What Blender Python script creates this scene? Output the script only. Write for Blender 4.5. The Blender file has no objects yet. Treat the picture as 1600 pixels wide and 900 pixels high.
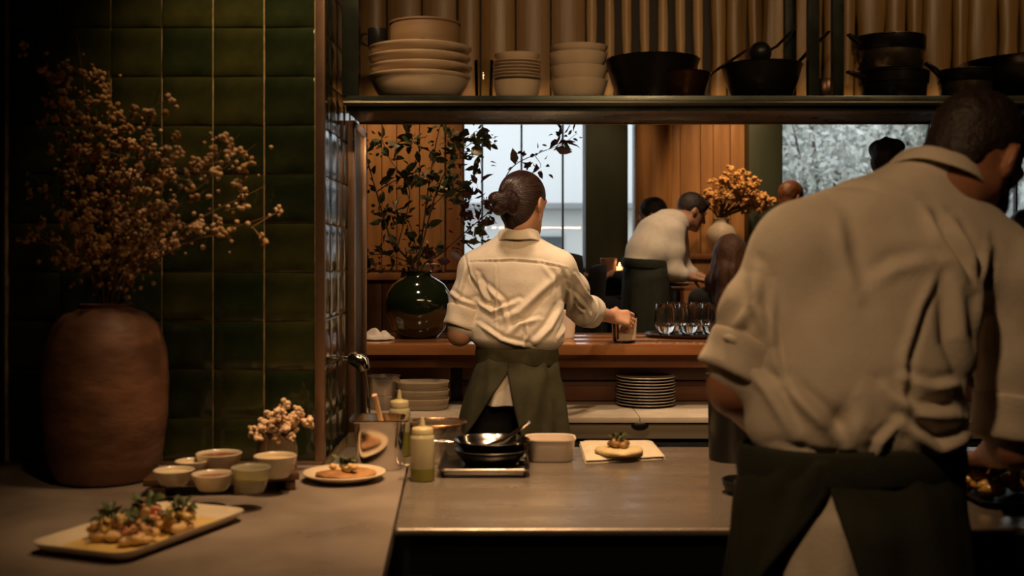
import bpy, bmesh, math, random
import numpy as np
from mathutils import Matrix, Vector
random.seed(7); rng = np.random.default_rng(7)
PI = math.pi
sc = bpy.context.scene
COL = sc.collection
# ------------------------------------------------------------------ camera
CAMZ, F, HY = 1.38, 40/36*1600, 400.0
cd = bpy.data.cameras.new('camera'); cam = bpy.data.objects.new('camera', cd); COL.objects.link(cam)
cam.location = (0, 0, CAMZ); cam.rotation_euler = (PI/2, 0, 0)
cd.lens = 40; cd.sensor_width = 36; cd.shift_y = -(450-HY)/1600
cd.clip_start = 0.05; cd.clip_end = 200
cd.dof.use_dof = True; cd.dof.focus_distance = 4.1; cd.dof.aperture_fstop = 3.4
sc.camera = cam
# ------------------------------------------------------------------ view, world
vs = sc.view_settings
vs.view_transform = 'Standard'; vs.look = 'None'; vs.gamma = 1; vs.exposure = 1.35; vs.use_curve_mapping = False
sc.cycles.caustics_reflective = False; sc.cycles.caustics_refractive = False
sc.cycles.sample_clamp_indirect = 3.0
world = bpy.data.worlds.new('world'); sc.world = world; world.use_nodes = True
bg = world.node_tree.nodes['Background']
bg.inputs['Color'].default_value = (0.93, 0.965, 1.0, 1); bg.inputs['Strength'].default_value = 0.70
# ------------------------------------------------------------------ lamps of the room (ceiling spots, the strip under the shelf) and added fill spots
def spot(name, loc, target, watt, col, angle=70, blend=0.6, rad=0.05):
    l = bpy.data.lights.new(name, 'SPOT'); l.energy = watt; l.color = col
    l.spot_size = math.radians(angle); l.spot_blend = blend; l.shadow_soft_size = rad
    o = bpy.data.objects.new(name, l); COL.objects.link(o); o.location = loc
    o.rotation_euler = (Vector(target)-Vector(loc)).to_track_quat('-Z', 'Y').to_euler()
    return o
WARM = (1.0, 0.62, 0.32); WARM2 = (1.0, 0.70, 0.44); AMB = (1.0, 0.62, 0.32)
spot('ceiling_spot_counter', (-0.05, 2.05, 2.75), (-0.30, 2.32, 0.9), 60, WARM, 46, 1.0, 0.05)
spot('ceiling_spot_tiles', (-0.44, 2.34, 2.75), (-0.54, 2.75, 1.95), 27, WARM, 58, 1.0, 0.06)
spot('ceiling_spot_pass', (0.30, 2.35, 2.9), (0.28, 2.6, 0.9), 92, WARM, 50, 0.9, 0.05)
spot('ceiling_spot_tray', (-0.20, 1.2, 2.75), (-0.60, 1.95, 0.9), 15, WARM, 46, 1.0, 0.05)
spot('ceiling_spot_cook', (-0.32, 3.56, 2.75), (0.02, 4.12, 1.15), 30, (1.0, 0.71, 0.48), 70, 0.8, 0.10)
spot('ceiling_spot_chef', (-0.35, 0.7, 2.75), (0.60, 1.9, 1.2), 24, WARM, 60, 0.9, 0.08)
spot('ceiling_spot_shelf', (0.2, 0.9, 2.70), (0.2, 3.1, 1.88), 30, WARM, 42, 1.0, 0.08)
spot('ceiling_spot_shelf', (1.3, 1.2, 2.85), (1.3, 3.3, 2.0), 20, WARM, 50, 1.0, 0.08)
st_l = bpy.data.lights.new('under_shelf_strip', 'AREA'); st_l.shape = 'RECTANGLE'; st_l.size = 1.9; st_l.size_y = 0.012; st_l.energy = 3.2; st_l.color = WARM
st_o = bpy.data.objects.new('under_shelf_strip', st_l); COL.objects.link(st_o); st_o.location = (0.55, 3.232, 1.752); st_o.rotation_euler = (math.radians(50), 0, 0)
spot('bar_spot', (-0.5, 4.75, 2.9), (-0.45, 4.95, 1.0), 26, WARM, 55, 0.8, 0.03)
spot('bar_spot', (0.75, 4.6, 2.9), (0.75, 5.0, 1.0), 45, WARM2, 55, 0.8, 0.03)
spot('bar_spot', (0.6, 3.7, 2.9), (0.55, 4.6, 0.8), 45, WARM2, 50, 0.8, 0.05)
spot('pillar_fill', (0.62, 8.0, 3.05), (0.72, 8.8, 1.6), 16, AMB, 60, 0.9, 0.04)  # added fill, no fixture there: lifts the otherwise black pillar
spot('wall_wash', (-0.75, 5.65, 3.0), (-0.75, 6.45, 1.4), 34, AMB, 75, 0.9, 0.04)
spot('wall_wash', (1.72, 8.25, 3.05), (1.72, 8.95, 1.7), 30, AMB, 70, 0.9, 0.04)
spot('dining_spot', (1.0, 6.4, 3.05), (1.05, 7.25, 1.2), 40, WARM2, 60, 0.9, 0.06)
spot('dining_spot', (1.3, 5.6, 3.05), (1.25, 6.45, 1.3), 20, WARM2, 50, 0.9, 0.06)  # fill spot added to brighten the long haired guest from behind
spot('dining_spot', (1.6, 7.7, 3.05), (1.7, 8.5, 1.6), 32, AMB, 60, 0.9, 0.06)
# ------------------------------------------------------------------ coordinates
def P(px, py, d):
    "point of the room seen at that place in the 1600x900 picture, d metres into the room"
    return Vector(((px-800)*d/F, d, CAMZ-(py-HY)*d/F))
def ON(px, py, z):
    d = (CAMZ-z)*F/(py-HY); return Vector(((px-800)*d/F, d, z))
# ------------------------------------------------------------------ materials
MATS = {}
def lin(c):
    return tuple(((x/12.92) if x <= 0.04045 else ((x+0.055)/1.055)**2.4) for x in c)
def mat(name, col, rough=0.5, metal=0.0, col2=None, scale=8.0, bump=0.0, bscale=None, stretch=(1, 1, 1), spec=0.5, coat=0.0, trans=0.0, sss=0.0, emit=None, estr=0.0, detail=4, rvar=0.0, ior=1.45, alpha=1.0, sheen=0.0):
    if name in MATS: return MATS[name]
    m = bpy.data.materials.new(name); m.use_nodes = True; nt = m.node_tree; N = nt.nodes; L = nt.links
    b = N['Principled BSDF']
    b.inputs['Base Color'].default_value = (*col, 1); b.inputs['Roughness'].default_value = rough
    b.inputs['Metallic'].default_value = metal; b.inputs['Specular IOR Level'].default_value = spec
    b.inputs['Coat Weight'].default_value = coat; b.inputs['Coat Roughness'].default_value = 0.08
    b.inputs['Transmission Weight'].default_value = trans; b.inputs['IOR'].default_value = ior
    b.inputs['Alpha'].default_value = alpha; b.inputs['Sheen Weight'].default_value = sheen
    if sss: b.inputs['Subsurface Weight'].default_value = sss; b.inputs['Subsurface Radius'].default_value = (0.02, 0.008, 0.004)
    if emit: b.inputs['Emission Color'].default_value = (*emit, 1); b.inputs['Emission Strength'].default_value = estr
    if col2 is not None or bump or rvar:
        tc = N.new('ShaderNodeTexCoord'); mp = N.new('ShaderNodeMapping'); mp.inputs['Scale'].default_value = stretch
        L.new(tc.outputs['Object'], mp.inputs['Vector'])
        n = N.new('ShaderNodeTexNoise'); n.inputs['Scale'].default_value = scale; n.inputs['Detail'].default_value = detail
        L.new(mp.outputs[0], n.inputs['Vector'])
        if col2 is not None:
            r = N.new('ShaderNodeValToRGB'); r.color_ramp.elements[0].position = 0.36; r.color_ramp.elements[1].position = 0.64
            r.color_ramp.elements[0].color = (*col, 1); r.color_ramp.elements[1].color = (*col2, 1)
            L.new(n.outputs['Fac'], r.inputs['Fac']); L.new(r.outputs['Color'], b.inputs['Base Color'])
        if rvar:
            mr = N.new('ShaderNodeMapRange'); mr.inputs['To Min'].default_value = max(0, rough-rvar); mr.inputs['To Max'].default_value = rough+rvar
            mr.inputs['From Min'].default_value = 0.3; mr.inputs['From Max'].default_value = 0.7
            L.new(n.outputs['Fac'], mr.inputs['Value']); L.new(mr.outputs[0], b.inputs['Roughness'])
        if bump:
            n2 = N.new('ShaderNodeTexNoise'); n2.inputs['Scale'].default_value = bscale or scale*3; n2.inputs['Detail'].default_value = 3
            L.new(mp.outputs[0], n2.inputs['Vector'])
            bp = N.new('ShaderNodeBump'); bp.inputs['Strength'].default_value = bump; bp.inputs['Distance'].default_value = 0.01
            L.new(n2.outputs['Fac'], bp.inputs['Height']); L.new(bp.outputs[0], b.inputs['Normal'])
    MATS[name] = m; return m
def pane_mat(name, tint=(1, 1, 1), rough=0.0):
    if name in MATS: return MATS[name]
    m = bpy.data.materials.new(name); m.use_nodes = True; nt = m.node_tree; N = nt.nodes; L = nt.links
    for n in list(N): N.remove(n)
    out = N.new('ShaderNodeOutputMaterial'); mx = N.new('ShaderNodeMixShader'); t = N.new('ShaderNodeBsdfTransparent'); g = N.new('ShaderNodeBsdfGlossy')
    fr = N.new('ShaderNodeFresnel'); fr.inputs['IOR'].default_value = 1.45
    g.inputs['Roughness'].default_value = rough; t.inputs['Color'].default_value = (*tint, 1)
    L.new(fr.outputs[0], mx.inputs[0]); L.new(t.outputs[0], mx.inputs[1]); L.new(g.outputs[0], mx.inputs[2]); L.new(mx.outputs[0], out.inputs[0])
    MATS[name] = m; return m
# the palette
tile_m = mat('green_glaze', (0.018, 0.023, 0.008), 0.13, col2=(0.042, 0.045, 0.012), scale=9, bump=0.25, bscale=14, coat=0.6, rvar=0.06)
tile2_m = mat('green_glaze_dark', (0.010, 0.017, 0.007), 0.15, col2=(0.022, 0.031, 0.011), scale=9, bump=0.25, bscale=14, coat=0.6, rvar=0.06)
glint_grout_m = mat('glint_grout', (0.52, 0.38, 0.20), 0.6, col2=(0.30, 0.22, 0.11), scale=40)  # joint colour lightened to stand in for reflections along the tile edges
plaster_m = mat('dark_plaster', (0.030, 0.028, 0.022), 0.85, col2=(0.045, 0.040, 0.030), scale=5)
floor_m = mat('floor_tile_dark', (0.035, 0.028, 0.022), 0.55, col2=(0.06, 0.048, 0.036), scale=6)
brass_m = mat('bronze_trim', (0.34, 0.22, 0.15), 0.38, 0.85, col2=(0.26, 0.17, 0.11), scale=20, rvar=0.08)
steel_m = mat('brushed_steel', (0.50, 0.43, 0.36), 0.26, 0.78, col2=(0.36, 0.30, 0.245), scale=5, stretch=(0.8, 3, 1), rvar=0.08, bump=0.03, bscale=60)
chrome_m = mat('polished_steel', (0.62, 0.58, 0.54), 0.14, 1.0)
darksteel_m = mat('blackened_steel', (0.022, 0.028, 0.022), 0.30, 0.6, col2=(0.030, 0.038, 0.026), scale=9, rvar=0.08)
black_m = mat('black_iron', (0.012, 0.012, 0.012), 0.35, 0.3, rvar=0.1, scale=30)
blackplastic_m = mat('black_plastic', (0.008, 0.008, 0.009), 0.38, spec=0.3)
stone_m = mat('grey_stone', (0.160, 0.128, 0.102), 0.32, col2=(0.24, 0.195, 0.158), scale=4.5, detail=8, bump=0.05, bscale=50, rvar=0.08)
wood_m = mat('honey_wood', (0.24, 0.112, 0.036), 0.42, col2=(0.34, 0.172, 0.062), scale=3.2, stretch=(6, 6, 0.6), bump=0.05, bscale=12, detail=6)
woodd_m = mat('brown_wood', (0.15, 0.058, 0.020), 0.45, col2=(0.22, 0.095, 0.032), scale=3.2, stretch=(6, 6, 0.6), bump=0.05, bscale=12, detail=6)
woodbar_m = mat('polished_bar_wood', (0.20, 0.075, 0.026), 0.16, col2=(0.30, 0.125, 0.042), scale=3.0, stretch=(0.7, 6, 6), coat=0.35, detail=6)
woodpanel_m = mat('bar_panel_wood', (0.085, 0.030, 0.012), 0.4, col2=(0.13, 0.050, 0.018), scale=3.0, stretch=(0.7, 6, 6), detail=6)
plank_m = mat('golden_plank', (0.18, 0.105, 0.032), 0.40, col2=(0.27, 0.165, 0.056), scale=3, stretch=(8, 8, 0.8), bump=0.12, bscale=5, detail=6)
plank2_m = mat('pale_plank', (0.19, 0.115, 0.048), 0.45, col2=(0.26, 0.165, 0.075), scale=3, stretch=(8, 8, 0.8), bump=0.10, bscale=5, detail=6)
greenpaint_m = mat('green_paint', (0.020, 0.028, 0.014), 0.5, col2=(0.030, 0.036, 0.018), scale=2, stretch=(4, 4, 0.5))
palestone_m = mat('pale_worktop', (0.36, 0.30, 0.22), 0.35, col2=(0.46, 0.385, 0.29), scale=7, detail=6)
cer_m = mat('cream_stoneware', (0.55, 0.43, 0.29), 0.35, col2=(0.62, 0.50, 0.35), scale=12, coat=0.2)
white_m = mat('white_glaze', (0.60, 0.51, 0.37), 0.22, coat=0.3, col2=(0.54, 0.46, 0.33), scale=14)
terra_m = mat('terracotta', (0.085, 0.038, 0.022), 0.55, col2=(0.20, 0.095, 0.052), scale=7, bump=0.25, bscale=22, detail=8, stretch=(1, 1, 2.2))
copper_m = mat('copper', (0.55, 0.27, 0.13), 0.28, 1.0, rvar=0.06, scale=20)
glass_m = mat('clear_glass', (1, 1, 1), 0.0, trans=1.0, ior=1.45)
thinglass_m = pane_mat('thin_glass', (0.97, 0.98, 0.97))
windowglass_m = pane_mat('window_glass', (0.96, 0.98, 0.98))
cotton_m = mat('cream_cotton', (0.60, 0.52, 0.41), 0.85, col2=(0.65, 0.57, 0.45), scale=30, bump=0.12, bscale=180, sheen=0.15)
cottonb_m = mat('cream_cotton_chef', (0.56, 0.48, 0.38), 0.85, col2=(0.61, 0.53, 0.42), scale=20, bump=0.12, bscale=160, sheen=0.15)
olive_m = mat('olive_canvas', (0.042, 0.037, 0.013), 0.85, col2=(0.054, 0.047, 0.018), scale=25, bump=0.15, bscale=220)
oliveb_m = mat('dark_green_canvas', (0.017, 0.019, 0.009), 0.85, col2=(0.023, 0.024, 0.012), scale=25, bump=0.15, bscale=220)
blackcloth_m = mat('black_cloth', (0.008, 0.008, 0.009), 0.9, col2=(0.012, 0.012, 0.013), scale=20)
skin_m = mat('skin_tan', (0.42, 0.215, 0.125), 0.5, col2=(0.46, 0.24, 0.14), scale=20, sss=0.08)
skinb_m = mat('skin_brown', (0.30, 0.125, 0.065), 0.5, col2=(0.34, 0.15, 0.08), scale=20, sss=0.06)
# ------------------------------------------------------------------ mesh building
class G:
    def __init__(s): s.v = []; s.f = []
    def add(s, V, Fc):
        n = len(s.v); s.v += [tuple(map(float, p)) for p in V]; s.f += [tuple(i+n for i in q) for q in Fc]; return s
    def box(s, c, size, bevel=0.0, R=None, seg=2):
        bm = bmesh.new(); bmesh.ops.create_cube(bm, size=1.0)
        for v in bm.verts: v.co = Vector((v.co.x*size[0], v.co.y*size[1], v.co.z*size[2]))
        if bevel: bmesh.ops.bevel(bm, geom=bm.edges[:], offset=min(bevel, min(size)*0.49), segments=seg, affect='EDGES', profile=0.6)
        bm.verts.index_update(); c = Vector(c)
        V = [((R @ v.co) if R is not None else v.co)+c for v in bm.verts]; Fc = [[v.index for v in f.verts] for f in bm.faces]; bm.free()
        return s.add(V, Fc)
    def span(s, x0, x1, y0, y1, z0, z1, bevel=0.0):
        return s.box(((x0+x1)/2, (y0+y1)/2, (z0+z1)/2), (abs(x1-x0), abs(y1-y0), abs(z1-z0)), bevel)
    def lathe(s, prof, seg=32, c=(0, 0, 0), sx=1.0, sy=1.0, wob=0.0):
        V = []; Fc = []; rows = []
        for r, z in prof:
            if r <= 1e-6: rows.append([len(V)]); V.append((c[0], c[1], c[2]+z))
            else:
                row = []
                for i in range(seg):
                    a = 2*PI*i/seg; rr = r*(1+wob*math.sin(3*a+z*40))
                    row.append(len(V)); V.append((c[0]+rr*sx*math.cos(a), c[1]+rr*sy*math.sin(a), c[2]+z))
                rows.append(row)
        for A, B in zip(rows, rows[1:]):
            for i in range(seg):
                j = (i+1) % seg
                if len(A) == 1 and len(B) == 1: continue
                if len(A) == 1: Fc.append((A[0], B[j], B[i]))
                elif len(B) == 1: Fc.append((A[i], A[j], B[0]))
                else: Fc.append((A[i], A[j], B[j], B[i]))
        return s.add(V, Fc)
    def tube(s, pts, rad, seg=8, flat=1.0):
        pts = [Vector(p) for p in pts]; n = len(pts)
        if not hasattr(rad, '__len__'): rad = [rad]*n
        V = []; Fc = []; up = None
        for i, p in enumerate(pts):
            t = (pts[min(i+1, n-1)]-pts[max(i-1, 0)]).normalized()
            if up is None: up = Vector((0, 0, 1)) if abs(t.z) < 0.9 else Vector((1, 0, 0))
            a = t.cross(up).normalized(); b = a.cross(t).normalized(); up = b
            for k in range(seg):
                w = 2*PI*k/seg; V.append(p+a*math.cos(w)*rad[i]+b*math.sin(w)*rad[i]*flat)
        for i in range(n-1):
            for k in range(seg):
                j = (k+1) % seg; Fc.append((i*seg+k, i*seg+j, (i+1)*seg+j, (i+1)*seg+k))
        Fc.append(tuple(reversed(range(seg)))); Fc.append(tuple(range((n-1)*seg, n*seg)))
        return s.add(V, Fc)
    def ball(s, c, r, seg=12, rings=8, R=None):
        rr = (r, r, r) if not hasattr(r, '__len__') else r
        pr = [(math.sin(PI*i/rings), -math.cos(PI*i/rings)) for i in range(rings+1)]
        g = G().lathe([(max(a, 0) if 0 < i < rings else 0, z) for i, (a, z) in enumerate(pr)], seg)
        V = [Vector((x*rr[0], y*rr[1], z*rr[2])) for x, y, z in g.v]
        if R is not None: V = [R @ v for v in V]
        return s.add([v+Vector(c) for v in V], g.f)
    def grid(s, fn, nu, nv, closed=False):
        V = [fn(i/(nu if closed else nu-1), j/(nv-1)) for j in range(nv) for i in range(nu)]
        Fc = []
        for j in range(nv-1):
            for i in range(nu if closed else nu-1):
                k = (i+1) % nu; Fc.append((j*nu+i, j*nu+k, (j+1)*nu+k, (j+1)*nu+i))
        return s.add(V, Fc)
def mesh_of(name, V, Fc, m, smooth=35):
    me = bpy.data.meshes.new(name); me.from_pydata([tuple(map(float, v)) for v in V], [], [tuple(map(int, f)) for f in Fc]); me.update()
    if smooth:
        me.polygons.foreach_set('use_smooth', [True]*len(me.polygons))
        if smooth < 180: me.set_sharp_from_angle(angle=math.radians(smooth))
    for k in (m if isinstance(m, (list, tuple)) else [m]): me.materials.append(k)
    return me
def link(name, me, parent=None, loc=(0, 0, 0), rot=(0, 0, 0), scale=None):
    o = bpy.data.objects.new(name, me); COL.objects.link(o)
    if parent is not None: o.parent = parent
    o.location = loc; o.rotation_euler = rot
    if scale is not None: o.scale = scale if hasattr(scale, '__len__') else (scale,)*3
    return o
def obj(name, g, m, parent=None, loc=(0, 0, 0), rot=(0, 0, 0), smooth=35, world=False):
    V = g.v
    if world:   # vertices given in room coordinates: take the base off
        L0 = Vector(parent.location) if parent is not None else Vector(loc)
        if parent is not None and parent.parent is not None: L0 = L0+Vector(parent.parent.location)
        V = [Vector(v)-L0 for v in V]
        if parent is not None: loc = (0, 0, 0)
    return link(name, mesh_of(name, V, g.f, m, smooth), parent, loc, rot)
def tag(o, label, cat, group=None, kind=None):
    o['label'] = label; o['category'] = cat
    if group: o['group'] = group
    if kind: o['kind'] = kind
    return o
def thing(name, label, cat, loc=(0, 0, 0), rotz=0.0, group=None):
    o = bpy.data.objects.new(name, None); o.empty_display_size = 0.05; COL.objects.link(o)
    o.location = loc; o.rotation_euler = (0, 0, rotz); return tag(o, label, cat, group)
def struct(name, g, m, label=None, parent=None, smooth=35):
    o = obj(name, g, m, parent, smooth=smooth)
    if parent is None:
        o['kind'] = 'structure'; o['label'] = label or name; o['category'] = name.split('_')[0]
    return o
def copy_tree(o, parent=None, loc=None, rotz=None, label=None):
    c = o.copy(); COL.objects.link(c)
    if parent is not None: c.parent = parent
    if loc is not None: c.location = loc
    if rotz is not None: c.rotation_euler = (0, 0, rotz)
    if label: c['label'] = label
    for ch in list(o.children): copy_tree(ch, c)
    return c
# ================================================================== THE SETTING
CT, DF = 0.88, 0.36            # kitchen worktop height, raised dining floor
XR, XL, YB, CEIL = 4.8, -2.4, 9.0, 3.1
struct('floor', G().span(XL, XR, -1.6, 5.5, -0.1, 0), floor_m, 'dark tiled kitchen floor')
struct('floor_dining', G().span(XL, XR, 5.5, YB+0.2, -0.1, DF), mat('dining_floor_wood', (0.05, 0.026, 0.012), 0.4, col2=(0.08, 0.042, 0.02), scale=3, stretch=(6, 0.6, 1)), 'raised dark wooden floor of the dining room')
struct('ceiling', G().span(XL-0.1, XR+0.1, -1.7, YB+0.25, CEIL, CEIL+0.1), plaster_m, 'dark ceiling')
struct('wall_front', G().span(XL, XR, -1.7, -1.6, 0, CEIL), plaster_m, 'dark wall behind the kitchen')
struct('wall_right', G().span(XR, XR+0.1, -1.7, YB+0.25, 0, CEIL), plaster_m, 'dark side wall')
struct('wall_dining_left', G().span(XL-0.1, XL, 3.3, YB+0.25, 0, CEIL), plaster_m, 'dark side wall of the dining room')
struct('wall_left', G().span(-1.33, -1.232, -1.6, 2.745, 0, CEIL), plaster_m, 'dark plaster wall at the left edge of the kitchen')
# ---- tiled pillar
TD, TX = 2.735, -0.4537
wt = struct('wall_tiled', G().span(XL, TX-0.0078, TD+0.0080, 3.43, 0, CEIL), glint_grout_m, 'dark green glazed tile wall beside the pass, with a tiled return')
tv = []
def tile_mesh(w, h, seed):
    r = random.Random(seed); n = 7; ph = r.random()*6; tx, tz = r.uniform(-1, 1)*0.0007, r.uniform(-1, 1)*0.0007; us = (0, .035, .25, .5, .75, .965, 1)
    def fn(u, v):
        u = us[round(u*6)]; v = us[round(v*6)]; x, z = (u-0.5)*w, (v-0.5)*h
        e = min(u, 1-u, v, 1-v)
        y = -0.0045+(0.0016 if e < 0.01 else 0)+0.0007*math.sin(6*u+ph)*math.cos(5*v+ph*2)+tx*(u-.5)*2+tz*(v-.5)*2
        return (x, y, z)
    g = G().grid(fn, n, n)
    b = len(g.v); ring = [i for i in range(n)]+[j*n+n-1 for j in range(1, n)]+[(n-1)*n+i for i in range(n-2, -1, -1)]+[j*n for j in range(n-2, 0, -1)]
    V = [(g.v[i][0], 0.004, g.v[i][2]) for i in ring]; m_ = len(ring)
    g.add(V, []); g.f += [(ring[(k+1) % m_], ring[k], b+k, b+(k+1) % m_) for k in range(m_)]
    return g
def tile_set(w, h, tagname):
    out = []
    for k in range(8):
        g = tile_mesh(w, h, k*3+hash(tagname) % 1)
        out.append(mesh_of('tile', g.v, g.f, tile_m if k % 3 else tile2_m, 50))
    return out
TW, TH = 0.1230, 0.1178
full = tile_set(TW-0.0032, TH-0.0032, 'full'); cut = tile_set(TW-0.0032, 0.1065, 'cut')
z0 = CAMZ-(655-HY)*TD/F
rr = random.Random(3)
for r in range(-1, 12):
    zc = z0+(r+0.5)*TH if r >= 0 else 0.882+0.0535
    for c in range(6):
        link('tile', (full if r >= 0 else cut)[rr.randrange(8)], wt, (TX-0.020-(c+0.5)*TW, TD+0.0085, zc))
    for c in range(6):   # the return that runs into the depth
        link('tile', (full if r >= 0 else cut)[rr.randrange(8)], wt, (TX-0.0085, TD+0.020+(c+0.5)*(TW-0.009), zc), (0, 0, PI/2), (0.925, 1, 1))
obj('corner_trim', G().span(TX-0.019, TX+0.004, TD-0.004, TD+0.016, CT, CEIL-0.01, 0.003), brass_m, wt)
obj('corner_trim', G().span(-1.2318, -1.222, TD-0.012, TD+0.010, CT, CEIL-0.01, 0.002), black_m, wt)
obj('wall_base_trim', G().span(-1.23, TX, TD-0.013, TD+0.010, CT-0.03, CT+0.006, 0.002), brass_m, wt)
# narrow framed panel set on the tiled return
d1 = struct('door_1', G().span(TX-0.004, TX+0.006, 3.185, 3.41, 0.9, 1.735), blackplastic_m, 'narrow dark glass panel in a bronze frame on the tiled return')
for y0, y1 in ((3.16, 3.19), (3.405, 3.432)): obj('door_frame', G().span(TX-0.004, TX+0.016, y0, y1, 0.89, 1.752, 0.002), brass_m, d1)
obj('door_frame', G().span(TX-0.004, TX+0.016, 3.16, 3.432, 1.735, 1.757, 0.002), brass_m, d1)
# ---- boarded bulkhead above the pass
HD = 3.36
wh = struct('wall_bulkhead', G().span(TX-0.1, XR, HD+0.03, HD+0.07, 1.81, CEIL), mat('bulkhead_backing', (0.014, 0.009, 0.005), 0.7), 'boarded bulkhead above the pass shelf')
r2 = random.Random(11); px = 556.0
def plank(w, h, wav, seed):
    r = random.Random(seed); a, b = r.random()*6, r.random()*6
    def ring(z):
        k = 1+wav*math.sin(z*17+a)*0.5+wav*math.sin(z*31+b)*0.3; o_ = wav*0.2*w*math.sin(z*12+b)
        hw = w/2*k
        return [(o_-hw, 0.012, z), (o_-hw, -0.002, z), (o_-hw*0.7, -0.010, z), (o_, -0.013, z), (o_+hw*0.7, -0.010, z), (o_+hw, -0.002, z), (o_+hw, 0.012, z)]
    V = []; Fc = []; n = 15
    for i in range(n): V += ring(i/(n-1)*h)
    for i in range(n-1):
        for k in range(6): Fc.append((i*7+k, i*7+k+1, (i+1)*7+k+1, (i+1)*7+k))
    return V, Fc
PH = 0.52
pool = {}
while px < 1760:
    if px < 905: w, gap, wav, mm = r2.choice((34, 46, 52)), 3, 0.0, plank2_m if r2.random() < 0.8 else plank_m
    elif px < 1110: w, gap, wav, mm = 15, 13, 0.25, mat('light_slat', (0.34, 0.22, 0.10), 0.45, col2=(0.44, 0.30, 0.15), scale=3, stretch=(8, 8, 0.8))
    else: w, gap, wav, mm = r2.choice((22, 30, 38, 44)), 3, 0.16, plank_m
    key = (w, wav, r2.randrange(3))
    if key not in pool:
        V, Fc = plank(w*HD/F, PH, wav, len(pool)); pool[key] = mesh_of('plank', V, Fc, mm, 60)
    link('plank', pool[key], wh, ((px+w/2-800)*HD/F, HD+0.016+r2.uniform(-0.005, 0.004), 1.805))
    px += w+gap
# ---- timber partition behind the green vase
PD = 6.5
wp = struct('wall_partition', G().span(XL, -0.275, PD+0.02, PD+0.10, DF, CEIL), woodd_m, 'honey timber partition behind the bar')
x = -0.28; r3 = random.Random(5); k = 0
pl = {}
while x > -1.7:
    w = 0.118 if k < 1 else r3.choice((0.085, 0.10, 0.13))
    for (za, zb) in ((DF, 1.235), (1.30, CEIL-0.01)):
        key = (w, za, k == 0)
        if key not in pl:
            g = G().box((0, 0, 0), (w-0.004, 0.03, zb-za), 0.003); pl[key] = mesh_of('plank', g.v, g.f, woodd_m if k == 0 else wood_m, 35)
        link('plank', pl[key], wp, (x-w/2, PD+0.006+r3.uniform(-.003, .003), (za+zb)/2))
    x -= w; k += 1
obj('ledge', G().span(-1.75, -0.30, PD-0.16, PD+0.02, 1.245, 1.285, 0.004), woodd_m, wp)
obj('lit_batten', G().span((689-800)*PD/F, (695-800)*PD/F, PD-0.03, PD-0.01, 1.286, CEIL-0.02, 0.003), plank2_m, wp)  # pale wood colour stands in for the light on this upright strip
# ---- back wall with windows
def bx(px): return (px-800)*YB/F
def backseg(x0, x1, z0, z1, m, lab): return struct('wall_back', G().span(x0, x1, YB, YB+0.2, z0, z1), m, lab)
backseg(XL, bx(915), DF, 1.28, greenpaint_m, 'dark green wall below the tall left window')
wm = backseg(bx(992), bx(1172), DF, CEIL, woodd_m, 'honey boarded wall behind the white vase')
backseg(bx(1170), XR, DF, 1.12, greenpaint_m, 'dark green wall below the right window')
backseg(XL, XR, 2.95, CEIL, greenpaint_m, 'dark lintel above the windows')
backseg(bx(980), bx(993), DF, 1.36, greenpaint_m, 'dark green wall below the window slit')
x = bx(992); k = 0
while x < bx(1172)-0.02:
    w = (0.10, 0.135, 0.12, 0.16)[k % 4]; w = min(w, bx(1173)-x)
    g = G().box((0, 0, 0), (w-0.004, 0.03, CEIL-DF-0.03), 0.003)
    obj('plank', g, wood_m, wm, (x+w/2, YB-0.012+0.004*(k % 2), (DF+CEIL)/2)); x += w; k += 1
pg = struct('pillar_green', G().span((915-800)*8.8/F, (980-800)*8.8/F, 8.8, 9.2, DF, CEIL, 0.006), greenpaint_m, 'dark green pillar between the tall window and the slit')
struct('pillar_green', G().span((1170-800)*8.8/F, (1222-800)*8.8/F, 8.8, 9.2, DF, CEIL, 0.006), greenpaint_m, 'dark green pillar beside the orange dried flowers')
cw = G().lathe([(0.134, 0), (0.134, CEIL-DF)], 32)
cc = struct('column_timber', cw, wood_m, 'round timber column beside the slit window'); cc.location = (1.085, 8.70, DF)
obj('capital_trim', G().lathe([(0.134, 0), (0.142, 0.004), (0.142, 0.05), (0.134, 0.054)], 32), woodd_m, cc, (0, 0, 0.0))
def window(n, x0, x1, z0, z1, mull, lab):
    w = struct('window_%d' % n, G().span(x0, x1, YB+0.055, YB+0.12, z0-0.03, z0+0.006, 0.003), black_m, lab)
    xs = [x0+0.004]+list(mull)+[x1-0.004]
    for a, b in zip(xs, xs[1:]): obj('pane', G().span(a+0.004, b-0.004, YB+0.085, YB+0.089, z0, z1), windowglass_m, w, smooth=0)
    for m_ in mull: obj('mullion', G().span(m_-0.008, m_+0.008, YB+0.06, YB+0.115, z0, z1, 0.002), black_m, w)
    for e in (x0, x1): obj('window_frame', G().span(e-0.006, e+0.006, YB+0.05, YB+0.125, z0, z1, 0.002), black_m, w)
    obj('window_frame', G().span(x0, x1, YB+0.05, YB+0.125, z1-0.02, z1+0.01, 0.002), black_m, w)
window(1, bx(520), bx(913), 1.28, 2.95, [bx(640), bx(753), bx(815), bx(880)], 'tall bright window with thin black mullions behind the cook')
window(2, bx(981), bx(993), 1.36, 2.95, [], 'narrow bright window slit beside the round column')
window(3, bx(1224), XR-0.02, 1.12, 2.95, [bx(1457), bx(1594)], 'wide window onto pale foliage behind the chef')
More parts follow.
